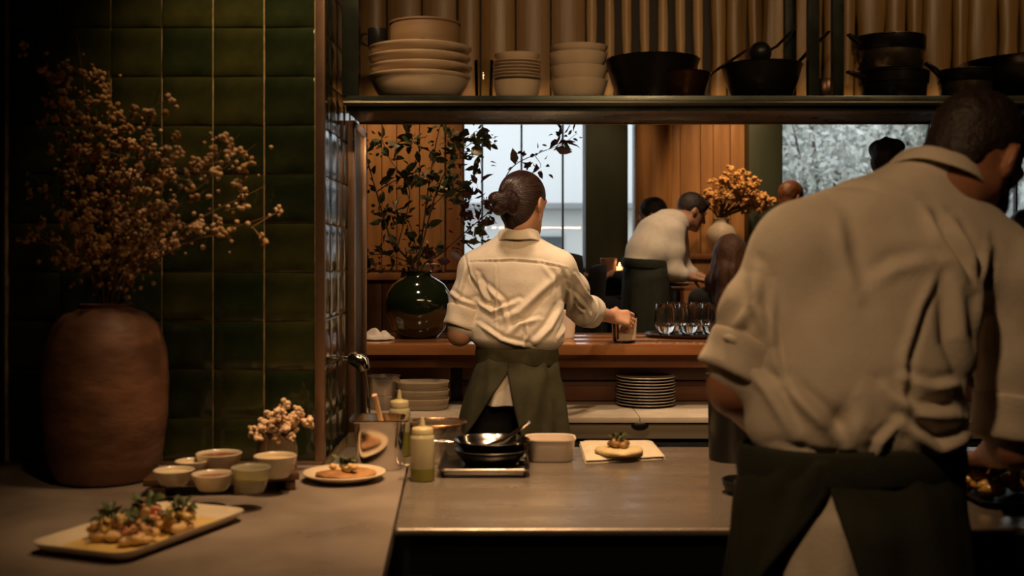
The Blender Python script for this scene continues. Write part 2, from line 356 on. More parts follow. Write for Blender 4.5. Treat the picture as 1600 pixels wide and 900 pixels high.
# ---- outside
GZ = -0.2
struct('ground_outside', G().span(-40, 60, YB+0.3, 70, GZ-0.2, GZ), mat('paving_pale', (0.42, 0.42, 0.40), 0.9, col2=(0.5, 0.5, 0.48), scale=1), 'pale paving outside the windows')
hb = thing('house', 'white low house with a flat eave seen through the tall window', 'building', (0.4, 24, GZ))
hw_m = mat('white_render', (0.74, 0.74, 0.73), 0.9, col2=(0.70, 0.70, 0.70), scale=0.8)
obj('wall', G().span(-6, 6.4, 0, 6, 0, 2.55), hw_m, hb)
obj('roof', G().span(-6.4, 6.9, -0.5, 6.4, 2.55, 2.68, 0.02), mat('eave_grey', (0.30, 0.31, 0.32), 0.8), hb)
obj('upper_wall', G().span(-6, 6.4, 0.6, 6, 2.68, 9.0), mat('pale_upper_render', (0.84, 0.86, 0.88), 0.9), hb)
for wx, wz, ww, wh_ in ((0.40, 0.55, 0.62, 1.5), (-2.6, 0.9, 1.0, 1.1)):
    wo = obj('window', G().span(wx-ww/2, wx+ww/2, -0.04, 0.03, wz, wz+wh_, 0.01), mat('window_frame_white', (0.6, 0.6, 0.6), 0.6), hb)
    obj('pane', G().span(wx-ww/2+.06, wx+ww/2-.06, -0.05, -0.035, wz+.06, wz+wh_-.06), mat('dark_glazing', (0.10, 0.12, 0.13), 0.2), wo)
def shrub(name, lab, loc, rad, n, m, leaf=0.12, seed=0, trunk=None):
    r = np.random.default_rng(seed); o = thing(name, lab, 'tree' if trunk else 'shrub', loc)
    V = []; Fc = []
    for i in range(n):
        q = r.normal(size=3); q /= np.linalg.norm(q); rr_ = (0.55+0.45*r.random()**0.5)
        c = q*rr_*np.array(rad); c[2] += rad[2]+(trunk or 0)
        a = r.normal(size=3); a /= np.linalg.norm(a); b = np.cross(a, r.normal(size=3)); b /= np.linalg.norm(b)
        s_ = leaf*(0.6+0.8*r.random()); k = len(V)
        V += [c-a*s_, c+b*s_*0.45, c+a*s_, c-b*s_*0.45]; Fc.append((k, k+1, k+2, k+3))
    g = G().add(V, Fc); f = obj('foliage', g, m, o, smooth=0); f['kind'] = 'stuff'
    if trunk:
        t = G().tube([(0, 0, 0), (0.05, 0, trunk*0.6), (0, 0.05, trunk+rad[2])], [0.13, 0.10, 0.05], 8)
        obj('trunk', t, mat('bark_grey', (0.12, 0.10, 0.085), 0.9, col2=(0.2, 0.17, 0.15), scale=10), o)
        for k in range(9):
            a = k*2.4; e = Vector((math.cos(a)*rad[0]*.8, math.sin(a)*rad[1]*.8, trunk+rad[2]*(0.6+0.12*k)))
            obj('branch', G().tube([(0, 0, trunk*0.8), e*0.5+Vector((0, 0, trunk*.3)), e], [0.05, 0.035, 0.012], 6), MATS['bark_grey'], o)
    return o
leafp_m = mat('frosted_leaf', (0.74, 0.75, 0.72), 0.7, col2=(0.36, 0.38, 0.32), scale=0.9)
leafp2_m = mat('frosted_leaf_pale', (0.80, 0.82, 0.82), 0.7, col2=(0.46, 0.48, 0.45), scale=1.4)
shrub('pale_tree', 'pale frosted tree filling the left of the wide window', (3.9, 13.6, GZ), (1.55, 1.1, 1.9), 15000, leafp_m, 0.055, 1, 0.7)
shrub('pale_tree', 'pale frosted tree filling the right of the wide window', (7.3, 14.2, GZ), (1.75, 1.2, 2.0), 15000, leafp2_m, 0.055, 2, 0.7)
shrub('clipped_shrub', 'small green shrub against the white house', (1.05, 22.9, GZ), (0.45, 0.35, 0.65), 500, mat('shrub_green', (0.10, 0.17, 0.07), 0.7), 0.09, 3)
struct('wall_garden', G().span(2.6, 14, 17.5, 17.8, GZ, 5.6), mat('pale_wall_outside', (0.66, 0.67, 0.66), 0.9, col2=(0.58, 0.6, 0.58), scale=1.5), 'pale garden wall behind the frosted trees')
# ================================================================== LARGE FIXED FURNITURE
# left stone counter
def poly_slab(pts, z0, z1):
    n = len(pts); V = [(x, y, z0) for x, y in pts]+[(x, y, z1) for x, y in pts]
    return G().add(V, [tuple(reversed(range(n))), tuple(range(n, 2*n))]+[(i, (i+1) % n, n+(i+1) % n, n+i) for i in range(n)])
e0 = ON(632, 745, CT); e1 = ON(597, 900, CT); ex = lambda y: e0.x+(e1.x-e0.x)*(y-e0.y)/(e1.y-e0.y)
sx = [(-1.23, 0.75), (ex(0.75), 0.75), (ex(2.09), 2.09), (ex(TD), TD-0.013), (-1.23, TD-0.013)]
lc = thing('stone_counter', 'grey stone counter in front of the green tiles', 'counter', (-0.7, 1.75, 0))
o = obj('worktop', poly_slab(sx, CT-0.035, CT), stone_m, lc, world=True, smooth=0)
bm_ = o.modifiers.new('edge', 'BEVEL'); bm_.width = 0.003; bm_.segments = 2
obj('base', G().span(-1.225, -0.26, 0.80, TD-0.015, 0.0, CT-0.036), blackplastic_m, lc, world=True)
obj('plinth', G().span(-1.225, -0.30, 0.85, TD-0.01, 0.0, 0.08), black_m, lc, world=True)
# steel pass counter
SF, SB = 2.09, 2.985
pc = thing('prep_counter', 'long brushed steel prep counter at the pass', 'counter', (1.2, 2.54, 0))
st = [(ex(SF)+0.003, SF), (3.2, SF), (3.2, SB), (TX+0.015, SB), (TX+0.015, TD-0.0), (ex(TD)+0.003, TD-0.0)]
o = obj('worktop', poly_slab(st, CT-0.016, CT-0.0005), steel_m, pc, world=True, smooth=0)
bm_ = o.modifiers.new('edge', 'BEVEL'); bm_.width = 0.006; bm_.segments = 3
obj('apron_rail', G().span(ex(SF)+0.03, 3.19, SF+0.02, SF+0.04, CT-0.09, CT-0.017), blackplastic_m, pc, world=True)
for k in range(5):
    x0 = -0.15+k*0.66
    dr = obj('cabinet_door', G().span(x0+0.004, x0+0.652, SF+0.035, SF+0.06, 0.12, CT-0.094, 0.004), blackplastic_m, pc, world=True)
    obj('handle', G().box((x0+0.33, SF+0.02, CT-0.13), (0.24, 0.012, 0.014), 0.003), darksteel_m, dr, loc=(0, 0, 0), world=True)
obj('carcass', G().span(-0.15, 3.18, SF+0.06, SB-0.02, 0.10, CT-0.017), blackplastic_m, pc, world=True)
for x0 in (-0.1, 1.0, 2.1, 3.1): obj('leg', G().span(x0, x0+0.04, SF+0.10, SF+0.14, 0, 0.10), darksteel_m, pc, world=True)
# overhead shelf
S = 1.7976
sh = thing('pass_shelf', 'dark steel overhead shelf holding plates and pans', 'shelf', (1.2, 3.08, 1.755))
x0s = (537-800)*2.95/F
obj('deck', G().span(x0s+0.004, 3.4, 2.96, 3.215, 1.757, S, 0.002), darksteel_m, sh, world=True)
obj('front_rail', G().tube([(x0s, 2.948, 1.7765), (3.4, 2.948, 1.7765)], 0.0065, 10), mat('rail_steel', (0.12, 0.115, 0.085), 0.28, 0.85), sh, world=True)
obj('rear_lip', G().span(x0s+0.004, 3.4, 3.215, 3.222, 1.752, S+0.004, 0.001), mat('lip_gold_gleam', (0.42, 0.27, 0.10), 0.3, 0.9), sh, world=True)  # gold colour stands in for the warm gleam along the shelf's back edge
for pxx, d, w in ((549, 2.985, 26), (1234, 3.195, 17), (1270, 2.975, 17), (1308, 2.975, 17), (1234+440, 3.195, 17)):
    xx = (pxx-800)*d/F; hw = w*d/F/2
    obj('hanger_post', G().span(xx-hw, xx+hw, d-hw, d+hw, S, CEIL-0.005, 0.002), darksteel_m, sh, world=True)
# the bar: top, front panels, and the staff-side refrigerated counter under it
BZ = 1.023
br = thing('bar', 'polished wooden bar across the room behind the cook', 'bar', (0.6, 4.95, 0))
for k in range(3): obj('bar_top_board', G().span(-1.9, 3.6, 4.60+k*0.23, 4.60+(k+1)*0.23-0.0015, BZ-0.044, BZ, 0.004), woodbar_m, br, world=True)
obj('apron_panel', G().span(-1.85, 3.55, 4.66, 4.70, BZ-0.10, BZ-0.045, 0.003), woodpanel_m, br, world=True)
for k, (za, zb) in enumerate(((0.765, 0.850), (0.853, 0.935), (0.938, BZ-0.046))):
    for xa, xb in ((-1.85, (704-800)*4.83/F), ((722-800)*4.83/F, 1.6), (1.603, 3.5)):
        obj('panel_board', G().span(xa, xb, 4.83, 4.85, za, zb, 0.003), woodpanel_m if xa > -1 else woodd_m, br, world=True)
obj('core', G().span(-1.85, 3.55, 4.851, 5.2, 0, BZ-0.046), blackplastic_m, br, world=True)
LZ = CAMZ-(652-HY)*4.35/F
fr = thing('undercounter_fridge', 'pale topped undercounter fridge beneath the bar', 'fridge', (0.6, 4.6, 0))
xs = [-1.85, -0.75, -0.02, (1000-800)*4.35/F, 1.25, 2.1, 3.2]
for a, b in zip(xs, xs[1:]):
    obj('worktop_slab', G().span(a+0.001, b-0.001, 4.35, 4.828, LZ-0.022, LZ, 0.003), palestone_m, fr, world=True)
obj('fascia', G().span(-1.84, 3.19, 4.365, 4.40, LZ-0.085, LZ-0.023, 0.003), mat('fascia_steel', (0.30, 0.245, 0.17), 0.35, 0.5), fr, world=True)
obj('carcass', G().span(-1.84, 3.19, 4.40, 4.80, 0.05, LZ-0.023), blackplastic_m, fr, world=True)
for a, b in zip(xs, xs[1:]):
    for za, zb in ((0.36, LZ-0.10), (0.07, 0.35)):
        dw = obj('drawer', G().span(a+0.006, b-0.006, 4.372, 4.40, za, zb, 0.004), black_m, fr, world=True)
        obj('handle', G().span(a+0.05, b-0.05, 4.352, 4.371, zb-0.045, zb-0.028, 0.004), darksteel_m, dw, loc=(0, 0, 0), world=True)
obj('lock', G().ball(P(1000, 664, 4.36), (0.034, 0.012, 0.017), 14, 8), black_m, fr, world=True)
# ================================================================== OBJECTS
def bowl_prof(r, h, t=0.004, foot=0.55, curve=0.5):
    out = [(0, 0.003), (r*foot*0.9, 0.003), (r*foot*0.92, 0), (r*foot, 0)]
    for i in range(1, 9):
        u = i/8; out.append((r*foot+(r-r*foot)*u**curve, 0.002+(h-0.002)*u))
    inn = []
    for i in range(8, 0, -1):
        u = i/8; inn.append((max(0.001, r*foot+(r-r*foot)*u**curve-t), 0.002+t+(h-0.002-t)*u if i < 8 else h-0.0005))
    return out+[(r-t*0.5, h+0.001)]+inn+[(r*foot*0.7, t+0.003), (0, t+0.003)]
def plate_prof(r, h, t=0.004):
    return [(0, 0.002), (r*0.55, 0.002), (r*0.57, 0), (r*0.62, 0), (r*0.66, 0.004), (r*0.97, h-0.003), (r, h-0.001), (r, h+0.001), (r*0.985, h+0.002), (r*0.70, t+0.005), (r*0.6, t+0.002), (0, t+0.002)]
def disc_prof(r, z0, z1): return [(0, z0), (r, z0), (r, z1), (0, z1)]
# ---- terracotta vase with dried branches
VC = Vector(((165-800)*2.55/F, 2.55, CT))
vs_ = obj('terracotta_vase', G().lathe([(0, 0.002), (0.098, 0.0), (0.108, 0.008), (0.122, 0.05), (0.134, 0.14), (0.137, 0.22), (0.132, 0.29), (0.115, 0.345), (0.088, 0.372), (0.066, 0.380), (0.058, 0.384), (0.057, 0.388), (0.060, 0.393), (0.057, 0.395), (0.050, 0.392), (0.048, 0.380), (0.07, 0.36), (0.10, 0.30), (0.09, 0.05), (0, 0.03)], 48, wob=0.006), terra_m, loc=VC, smooth=60)
tag(vs_, 'big rough brown terracotta vase on the stone counter', 'vase')
def rc_tube(pts, n=10):
    "smooth curve through points"
    pts = [Vector(p) for p in pts]; out = []
    ext = [pts[0]*2-pts[1]]+pts+[pts[-1]*2-pts[-2]]
    for i in range(1, len(ext)-2):
        for k in range(n):
            t = k/n; a, b, c, d = ext[i-1:i+3]
            out.append(0.5*((2*b)+(c-a)*t+(2*a-5*b+4*c-d)*t*t+(3*b-a-3*c+d)*t**3))
    return out+[pts[-1]]
dry_m = mat('dried_blossom', (0.34, 0.19, 0.065), 0.9, col2=(0.44, 0.27, 0.11), scale=30)
dry2_m = mat('dried_blossom_pale', (0.48, 0.31, 0.16), 0.9, col2=(0.58, 0.40, 0.23), scale=30)
twig_m = mat('dry_twig', (0.15, 0.075, 0.030), 0.85, col2=(0.20, 0.11, 0.045), scale=20)
def blossom_mesh(m, seed, s=0.010, n=6):
    r = random.Random(seed); g = G()
    for i in range(n):
        q = Vector((r.gauss(0, 1), r.gauss(0, 1), r.gauss(0, 1))).normalized()*s*r.uniform(0.3, 1.0)
        R_ = Matrix.Rotation(r.random()*6, 3, 'X') @ Matrix.Rotation(r.random()*6, 3, 'Z')
        g.ball(q, (s*0.62, s*0.5, s*0.38), 6, 4, R_)
    return mesh_of('blossom', g.v, g.f, m, 180)
bloss = [blossom_mesh(dry_m, i) for i in range(4)]+[blossom_mesh(dry2_m, 10+i) for i in range(4)]
df = thing('dried_flower_bunch', 'tall bunch of dried tan blossom branches in the terracotta vase', 'dried flowers', VC+Vector((0, 0, 0.05)))
# branch tips as seen; (px,py) and how many blossoms
tips = [((60, 60), 16, 0), ((120, 55), 16, 0), ((170, 110), 18, 0), ((150, 170), 18, 0), ((195, 180), 15, 0), ((90, 190), 14, 0), ((250, 135), 7, 1), ((240, 185), 9, 1), ((285, 190), 12, 1), ((215, 260), 14, 1), ((270, 270), 12, 1),
        ((375, 210), 18, 1), ((400, 225), 12, 1), ((415, 290), 9, 1), ((420, 338), 5, 1), ((350, 350), 6, 1), ((50, 270), 10, 0), ((55, 360), 10, 0), ((120, 330), 14, 0), ((185, 360), 13, 1), ((240, 390), 10, 1), ((265, 330), 9, 1), ((110, 260), 14, 0), ((160, 290), 12, 0)]
r4 = random.Random(21); nb = 0
for (px_, py_), n, pale in tips:
    d = r4.uniform(2.42, 2.66); tip = P(px_, py_, d); base = VC+Vector((r4.uniform(-.025, .025), r4.uniform(-.025, .025), 0.10))
    neck = VC+Vector((max(-.032, min(.032, (tip.x-VC.x)*0.1)), r4.uniform(-.025, .025), 0.41))
    mid = neck.lerp(tip, 0.5)+Vector(((tip.x-neck.x)*-0.10, 0, 0.02))
    pts = rc_tube([base, neck, mid, tip], 7)
    b_ = obj('branch', G().tube(pts, [0.0034-0.0026*i/(len(pts)-1) for i in range(len(pts))], 5), twig_m, df, world=True)
    sub = G()
    for k in range(n):
        u = 1-0.48*r4.random()**1.3*(1 if n > 8 else 0.4); q = pts[min(len(pts)-1, int(u*(len(pts)-1)))]
        off = Vector([max(-.045, min(.045, r4.gauss(0, g_))) for g_ in (0.026, 0.02, 0.024)])
        if k == 0: off *= 0.1
        e = q+off; e.y = min(e.y, 2.70); e.x = max(e.x, -1.2)
        sub.tube([q-Vector((off.x*.2, 0, 0.015)), e], [0.0012, 0.0008], 4)
        link('blossom', bloss[r4.randrange(4)+(4 if (pale and r4.random() < 0.75) else 0)], b_, e-VC-Vector((0, 0, 0.05)), (r4.random()*6, r4.random()*6, 0), r4.uniform(0.85, 1.45)); nb += 1
    tw_ = obj('twiglets', sub, twig_m, b_, loc=(-VC.x, -VC.y, -VC.z-0.05)); tw_['kind'] = 'stuff'
    fz = G()
    for k in range(int(n*2.2)):
        u = 1-0.6*r4.random(); q = pts[min(len(pts)-1, int(u*(len(pts)-1)))]; e = q+Vector([max(-.05, min(.05, r4.gauss(0, g_))) for g_ in (0.03, 0.022, 0.03)]); e.y = min(e.y, 2.70); e.x = max(e.x, -1.2)
        fz.ball(e, r4.uniform(.003, .0065), 6, 4)
    fo_ = obj('buds', fz, dry2_m if pale else dry_m, b_, loc=(-VC.x, -VC.y, -VC.z-0.05), smooth=180); fo_['kind'] = 'stuff'
# ---- food tray on the stone counter
puree_m = mat('yellow_puree', (0.55, 0.37, 0.10), 0.35, col2=(0.62, 0.44, 0.14), scale=25, bump=0.2, bscale=40)
herb_m = mat('herb_green', (0.038, 0.050, 0.013), 0.6, col2=(0.070, 0.090, 0.024), scale=60)
pink_m = mat('cured_pink', (0.48, 0.16, 0.08), 0.35, col2=(0.60, 0.27, 0.15), scale=40)
toast_m = mat('golden_batter', (0.50, 0.30, 0.11), 0.6, col2=(0.62, 0.42, 0.19), scale=40, bump=0.3, bscale=70)
def rrect(w, h, r, n=6):
    out = []
    for cx, cy, a0 in ((w/2-r, h/2-r, 0), (-w/2+r, h/2-r, 90), (-w/2+r, -h/2+r, 180), (w/2-r, -h/2+r, 270)):
        for k in range(n+1):
            a = math.radians(a0+90*k/n); out.append((cx+r*math.cos(a), cy+r*math.sin(a)))
    return out
def rrect_loft(levels, cap0=True, cap1=True):
    "levels: (w,h,r,z)"
    g = G(); V = []; Fc = []; n = None
    for w, h, r, z in levels:
        ring = rrect(w, h, min(r, w/2*.98, h/2*.98)); n = len(ring); V += [(x, y, z) for x, y in ring]
    for i in range(len(levels)-1):
        for k in range(n): Fc.append((i*n+k, i*n+(k+1) % n, (i+1)*n+(k+1) % n, (i+1)*n+k))
    if cap0: Fc.append(tuple(reversed(range(n))))
    if cap1: Fc.append(tuple(range((len(levels)-1)*n, len(levels)*n)))
    return g.add(V, Fc)
tc_ = ON(226, 838, CT)
c1, c2, c3, c4 = ON(66, 852, CT), ON(170, 885, CT), ON(384, 806, CT), ON(290, 790, CT)
W_, H_ = 0.355, 0.205; tang = math.atan2((c3-c2).y, (c3-c2).x)
tr = thing('serving_tray', 'pale enamel rectangular tray of small bites, nearest on the stone counter', 'tray', tc_, tang)
obj('tray_body', rrect_loft([(W_*.86, H_*.82, .02, 0), (W_*.96, H_*.95, .03, .012), (W_, H_, .034, .019), (W_*1.005, H_*1.005, .035, .021), (W_*.985, H_*.98, .032, .021), (W_*.93, H_*.91, .026, .012), (W_*.84, H_*.80, .02, .005)]), white_m, tr, smooth=50)
obj('sauce', rrect_loft([(W_*.80, H_*.74, .03, .0052), (W_*.78, H_*.70, .03, .0075)]), puree_m, tr)
rt = Matrix.Rotation(tang, 3, 'Z')
def bite(px_, py_, lab, seed, kind, s=1.0):
    r = random.Random(seed); L0 = ON(px_, py_, CT+0.0076)
    o = thing('plated_bite', lab, 'food', L0, r.random()*6, 'bites on the enamel tray')
    def lumps(n, rad, zlo, zhi, a_, b_):
        g = G()
        for k in range(n):
            a = r.random()*6.28; q = rad*math.sqrt(r.random()); c_ = r.uniform(a_, b_)
            R_ = Matrix.Rotation(r.random()*6, 3, 'Z') @ Matrix.Rotation(r.uniform(-.6, .6), 3, 'X')
            g.ball((q*math.cos(a), q*math.sin(a), max(c_*.62, r.uniform(zlo, zhi))), (c_*1.25, c_*.8, c_*.6), 9, 6, R_)
        return g
    obj('base', lumps(14, .026*s, .004*s, .014*s, .008*s, .013*s), toast_m, o, smooth=180)
    obj('filling', lumps(12, .018*s, .014*s, .028*s, .005*s, .010*s), pink_m if kind else puree_m, o, smooth=180)
    for k in range(5):
        a = k*1.26+r.random(); rad = .014*s; g = G(); q6 = r.random()*6
        g.grid(lambda u, v: (math.cos(a)*rad+(u-.5)*.030*s*math.cos(a+1.2), math.sin(a)*rad+(u-.5)*.030*s*math.sin(a+1.2)+.004*s*math.sin(u*9+q6), .016*s+v*.013*s+.004*s*math.sin(u*7+q6)), 9, 4)
        sl = obj('ribbon', g, pink_m if (kind and k % 2) else toast_m, o, smooth=180); sl.modifiers.new('thick', 'SOLIDIFY').thickness = 0.002*s
    for k in range(16):
        a = r.random()*6; q = .016*s*math.sqrt(r.random()); g = leaf_geo(0.019*s, 0.012*s)
        obj('herb_leaf', g, herb_m, o, (math.cos(a)*q, math.sin(a)*q, (.026+.010*r.random())*s), (r.uniform(-.3, 1.2), r.uniform(-.6, .6), a-PI/2+r.uniform(-.8, .8)))
    return o
def leaf_geo(l, w, fold=0.25):
    V = [(0, 0, 0), (-w/2, l*.35, w*fold), (0, l*.4, 0), (w/2, l*.35, w*fold), (-w*.38, l*.7, w*fold*.6), (0, l*.72, 0), (w*.38, l*.7, w*fold*.6), (0, l, -w*.15)]
    return G().add(V, [(0, 2, 1), (0, 3, 2), (1, 2, 5, 4), (2, 3, 6, 5), (4, 5, 7), (5, 6, 7)])
bite(172, 842, 'creamy bite with dark herbs at the left end of the enamel tray', 1, 0, 1.25)
bite(213, 848, 'pink topped bite with herbs at the front of the enamel tray', 2, 1, 1.15)
bite(229, 826, 'tall pink bite crowned with leaves in the middle of the enamel tray', 3, 1, 1.35)
bite(279, 830, 'creamy bite with upright leaf nearest the empty end of the enamel tray', 4, 0, 1.3)
# ---- riser with sauce bowls
wr_m = mat('dark_riser_wood', (0.055, 0.026, 0.012), 0.45, col2=(0.09, 0.042, 0.018), scale=6, stretch=(1, 5, 5))
RZ = CT+0.036
ra = thing('wooden_riser', 'dark wooden riser board carrying the sauce bowls', 'board', ON(318, 768, CT), 0.10)
obj('board', G().box((0, 0, 0.029), (0.230, 0.10, 0.014), 0.002), wr_m, ra)
for xx in (-0.085, 0.085): obj('foot', G().box((xx, 0, 0.011), (0.03, 0.098, 0.022), 0.002), wr_m, ra)
rb = thing('wooden_riser', 'short wooden riser under the glass bowl and the mustard bowl', 'board', ON(424, 758, CT), 0.35)
obj('board', G().box((0, 0, 0.029), (0.098, 0.15, 0.014), 0.002), wr_m, rb)
for xx in (-0.03, 0.03): obj('foot', G().box((xx, 0, 0.011), (0.022, 0.146, 0.022), 0.002), wr_m, rb)
red_m = mat('red_sauce', (0.13, 0.028, 0.010), 0.35, col2=(0.18, 0.045, 0.016), scale=30)
cream_m = mat('pale_cream_sauce', (0.62, 0.50, 0.30), 0.3, col2=(0.66, 0.55, 0.35), scale=20)
must_m = mat('mustard_sauce', (0.52, 0.35, 0.11), 0.25, col2=(0.58, 0.41, 0.15), scale=20)
grn_m = mat('green_oil', (0.30, 0.27, 0.055), 0.15, col2=(0.36, 0.33, 0.09), scale=20)
def sauce_bowl(px_, py_, z, r, h, m, sm, lab, fill=0.78):
    L0 = ON(px_, py_, z); o = thing('sauce_bowl', lab, 'bowl', L0, 0, 'sauce bowls on the wooden risers')
    obj('body', G().lathe(bowl_prof(r, h, 0.0035, 0.62, 0.6), 36), m, o, smooth=60)
    obj('sauce', G().lathe([(0, h*fill*.9), (r*.9, h*fill*.9), (r*.905, h*fill), (0, h*fill+.001)], 36), sm, o, smooth=60)
    return o
sauce_bowl(272, 757, RZ, 0.041, 0.030, white_m, cream_m, 'white bowl of pale sauce at the left end of the riser')
sauce_bowl(333, 765, RZ, 0.042, 0.032, white_m, red_m, 'white bowl of red sauce at the front of the riser')
sauce_bowl(342, 737, RZ, 0.049, 0.040, white_m, red_m, 'larger white bowl of red sauce at the back of the riser', 0.85)
sauce_bowl(300, 742, RZ, 0.036, 0.030, white_m, cream_m, 'small white bowl half hidden behind the red sauce bowls')
sauce_bowl(392, 768, RZ, 0.039, 0.048, mat('milky_glass', (0.62, 0.58, 0.42), 0.12, trans=0.55, col2=(0.60, 0.56, 0.40), scale=6), grn_m, 'tall frosted glass bowl of green sauce at the front', 0.6)
sauce_bowl(430, 745, RZ, 0.045, 0.045, white_m, must_m, 'cream bowl of mustard coloured sauce beside the flower jar', 0.8)
# ---- glass jar with cream blossoms
JL = Vector(((433-800)*2.62/F, 2.62, CT))
ja = obj('glass_jar', G().lathe([(0, 0.001), (0.038, 0), (0.046, 0.008), (0.047, 0.06), (0.040, 0.085), (0.042, 0.092), (0.040, 0.092), (0.0375, 0.085), (0.0440, 0.06), (0.043, 0.010), (0, 0.006)], 32), mat('amber_glass', (0.85, 0.62, 0.38), 0.05, trans=0.9, ior=1.45), loc=JL, smooth=60)
tag(ja, 'small clear jar holding cream dried blossoms by the tiles', 'jar')
jf = thing('cream_flower_posy', 'short posy of cream dried blossoms in the glass jar', 'dried flowers', JL+Vector((0, 0, 0.007)))
cb_m = mat('cream_blossom', (0.62, 0.42, 0.25), 0.9, col2=(0.72, 0.52, 0.34), scale=40)
cbl = [blossom_mesh(cb_m, 40+i, 0.013, 9) for i in range(4)]
r5 = random.Random(9)
for (ax, ay) in ((412, 662), (430, 658), (441, 640), (455, 650), (463, 664), (450, 672), (405, 672), (425, 676)):
    t_ = P(ax, ay, 2.62+r5.uniform(-.03, .03)); pts = [JL+Vector((r5.uniform(-.02, .02), 0, 0.01)), JL+Vector(((t_.x-JL.x)*.55, 0, .09)), t_]
    s_ = obj('stem', G().tube(pts, 0.0018, 5), twig_m, jf, world=True)
    for k in range(4):
        link('blossom', cbl[k], s_, t_-JL-Vector((0, 0, .007))+Vector((r5.gauss(0, .011), r5.gauss(0, .011), r5.gauss(0, .009))), (r5.random()*6, r5.random()*6, 0), r5.uniform(.7, 1.1))
# ---- plate with flatbread
pl_ = thing('dinner_plate', 'round cream plate with a topped flatbread beside the steel pan', 'plate', ON(538, 750, CT))
obj('plate_body', G().lathe(plate_prof(0.092, 0.018), 48), cer_m, pl_, smooth=60)
fb = thing('flatbread', 'folded golden flatbread piled with green herbs on the cream plate', 'food', ON(538, 750, CT)+Vector((0, 0, 0.0062)))
def bread(u, v):
    a = u*2*PI; r_ = 0.068*math.sin(min(1, v*1.0)*PI)**0.45*(1+.06*math.sin(3*a+1))
    return (r_*math.cos(a), r_*.8*math.sin(a), 0.014*v+0.004*math.sin(a*2)*v+0.002)
obj('bread', G().grid(bread, 28, 9, True), mat('flatbread_crust', (0.20, 0.085, 0.028), 0.6, col2=(0.36, 0.18, 0.062), scale=30, bump=0.3, bscale=60), fb, smooth=180)
g = G(); r6 = random.Random(4)
for k in range(14): a = r6.random()*6; q = r6.random()*.04; g.ball((q*math.cos(a), q*math.sin(a)*.7, .016+.012*r6.random()), (.009, .008, .007), 8, 5)
obj('filling', g, toast_m, fb, smooth=180)
for k in range(22):
    a = r6.random()*6; q = r6.random()*.026
    obj('herb_leaf', leaf_geo(0.022, 0.014), herb_m, fb, (q*math.cos(a)+.004, q*math.sin(a)*.7, .024+.016*r6.random()), (r6.uniform(-.4, 1.1), r6.uniform(-.6, .6), r6.random()*6))
# ---- steel insert pan with a spatula
IL = Vector(((594-800)*2.70/F, 2.70, CT))
ip = thing('steel_insert_pan', 'deep square steel container of sauce with a spatula in it', 'container', IL, 0.05)
w = 0.122
obj('body', rrect_loft([(w*.82, w*.82, .02, 0), (w*.86, w*.86, .022, .004), (w*.98, w*.98, .02, .112), (w*1.13, w*1.13, .018, .114), (w*1.14, w*1.14, .018, .117), (w*1.13, w*1.13, .018, .1185), (w*.965, w*.965, .02, .1175), (w*.85, w*.85, .02, .006)]), chrome_m, ip, smooth=50)
obj('contents', rrect_loft([(w*.90, w*.90, .02, .09), (w*.92, w*.92, .02, .097)]), puree_m, ip)
sp = thing('spatula', 'pale handled spatula standing in the deep steel container', 'utensil', IL+Vector((0, 0, 0.02)))
obj('handle', G().tube([P(599, 668, 2.70), P(592, 645, 2.69), P(585, 617, 2.67)], [.005, .006, .0065], 10), mat('pale_plastic', (0.55, 0.38, 0.28), 0.4), sp, world=True)
obj('blade', G().tube([P(599, 668, 2.70), P(603, 690, 2.705), P(606, 715, 2.71)], [.005, .016, .018], 10, 0.3), mat('pale_plastic', (0.55, 0.38, 0.28), 0.4), sp, world=True)
# ---- squeeze bottles
bt_m = mat('squeeze_plastic', (0.60, 0.52, 0.30), 0.25, trans=0.45, col2=(0.64, 0.56, 0.34), scale=8)
def squeeze(px_, py_, h, r, lab, oil):
    L0 = ON(px_, py_, CT); o = thing('squeeze_bottle', lab, 'bottle', L0, 0, 'squeeze bottles on the prep counter')
    hb_ = h*0.74
    obj('body', G().lathe([(0, .001), (r*.92, 0), (r, .005), (r, hb_*.90), (r*.97, hb_*.95), (r*.80, hb_), (r*.78, hb_*1.02)], 28), bt_m, o, smooth=50)
    obj('cap', G().lathe([(r*.86, hb_*1.0), (r*.87, hb_*1.10), (r*.80, hb_*1.13), (r*.24, hb_*1.16), (r*.20, hb_*1.25), (r*.11, h), (0, h)], 24), mat('cap_plastic', (0.52, 0.44, 0.24), 0.35, trans=0.2), o, smooth=50)
    obj('contents', G().lathe([(0, .002), (r*1.004, .002), (r*1.008, .004), (r*1.008, hb_*oil), (0, hb_*oil+.001)], 28), mat('herb_oil', (0.14, 0.13, 0.020), 0.2), o, smooth=50)
squeeze(660, 750, 0.140, 0.0275, 'squeeze bottle a quarter full of green oil, nearest the baking tray', 0.27)
b2 = None
squeeze(624, 712, 0.165, 0.027, 'squeeze bottle standing behind the deep steel container', 0.5)
# ---- copper rimmed pot
cp = thing('copper_rimmed_pot', 'low steel pot with a copper rim behind the squeeze bottle', 'pot', Vector(((684-800)*2.885/F, 2.885, CT)))
obj('body', G().lathe(bowl_prof(0.070, 0.078, 0.003, 0.9, 0.8), 40), steel_m, cp, smooth=60)
g = G(); g.tube([(0.071*math.cos(a), 0.071*math.sin(a), 0.078) for a in [2*PI*i/40 for i in range(41)]], 0.0035, 8)
obj('rim', g, copper_m, cp, smooth=180)
obj('contents', G().lathe(disc_prof(0.064, 0.05, 0.054), 32), mat('brown_stock', (0.09, 0.040, 0.015), 0.15), cp)
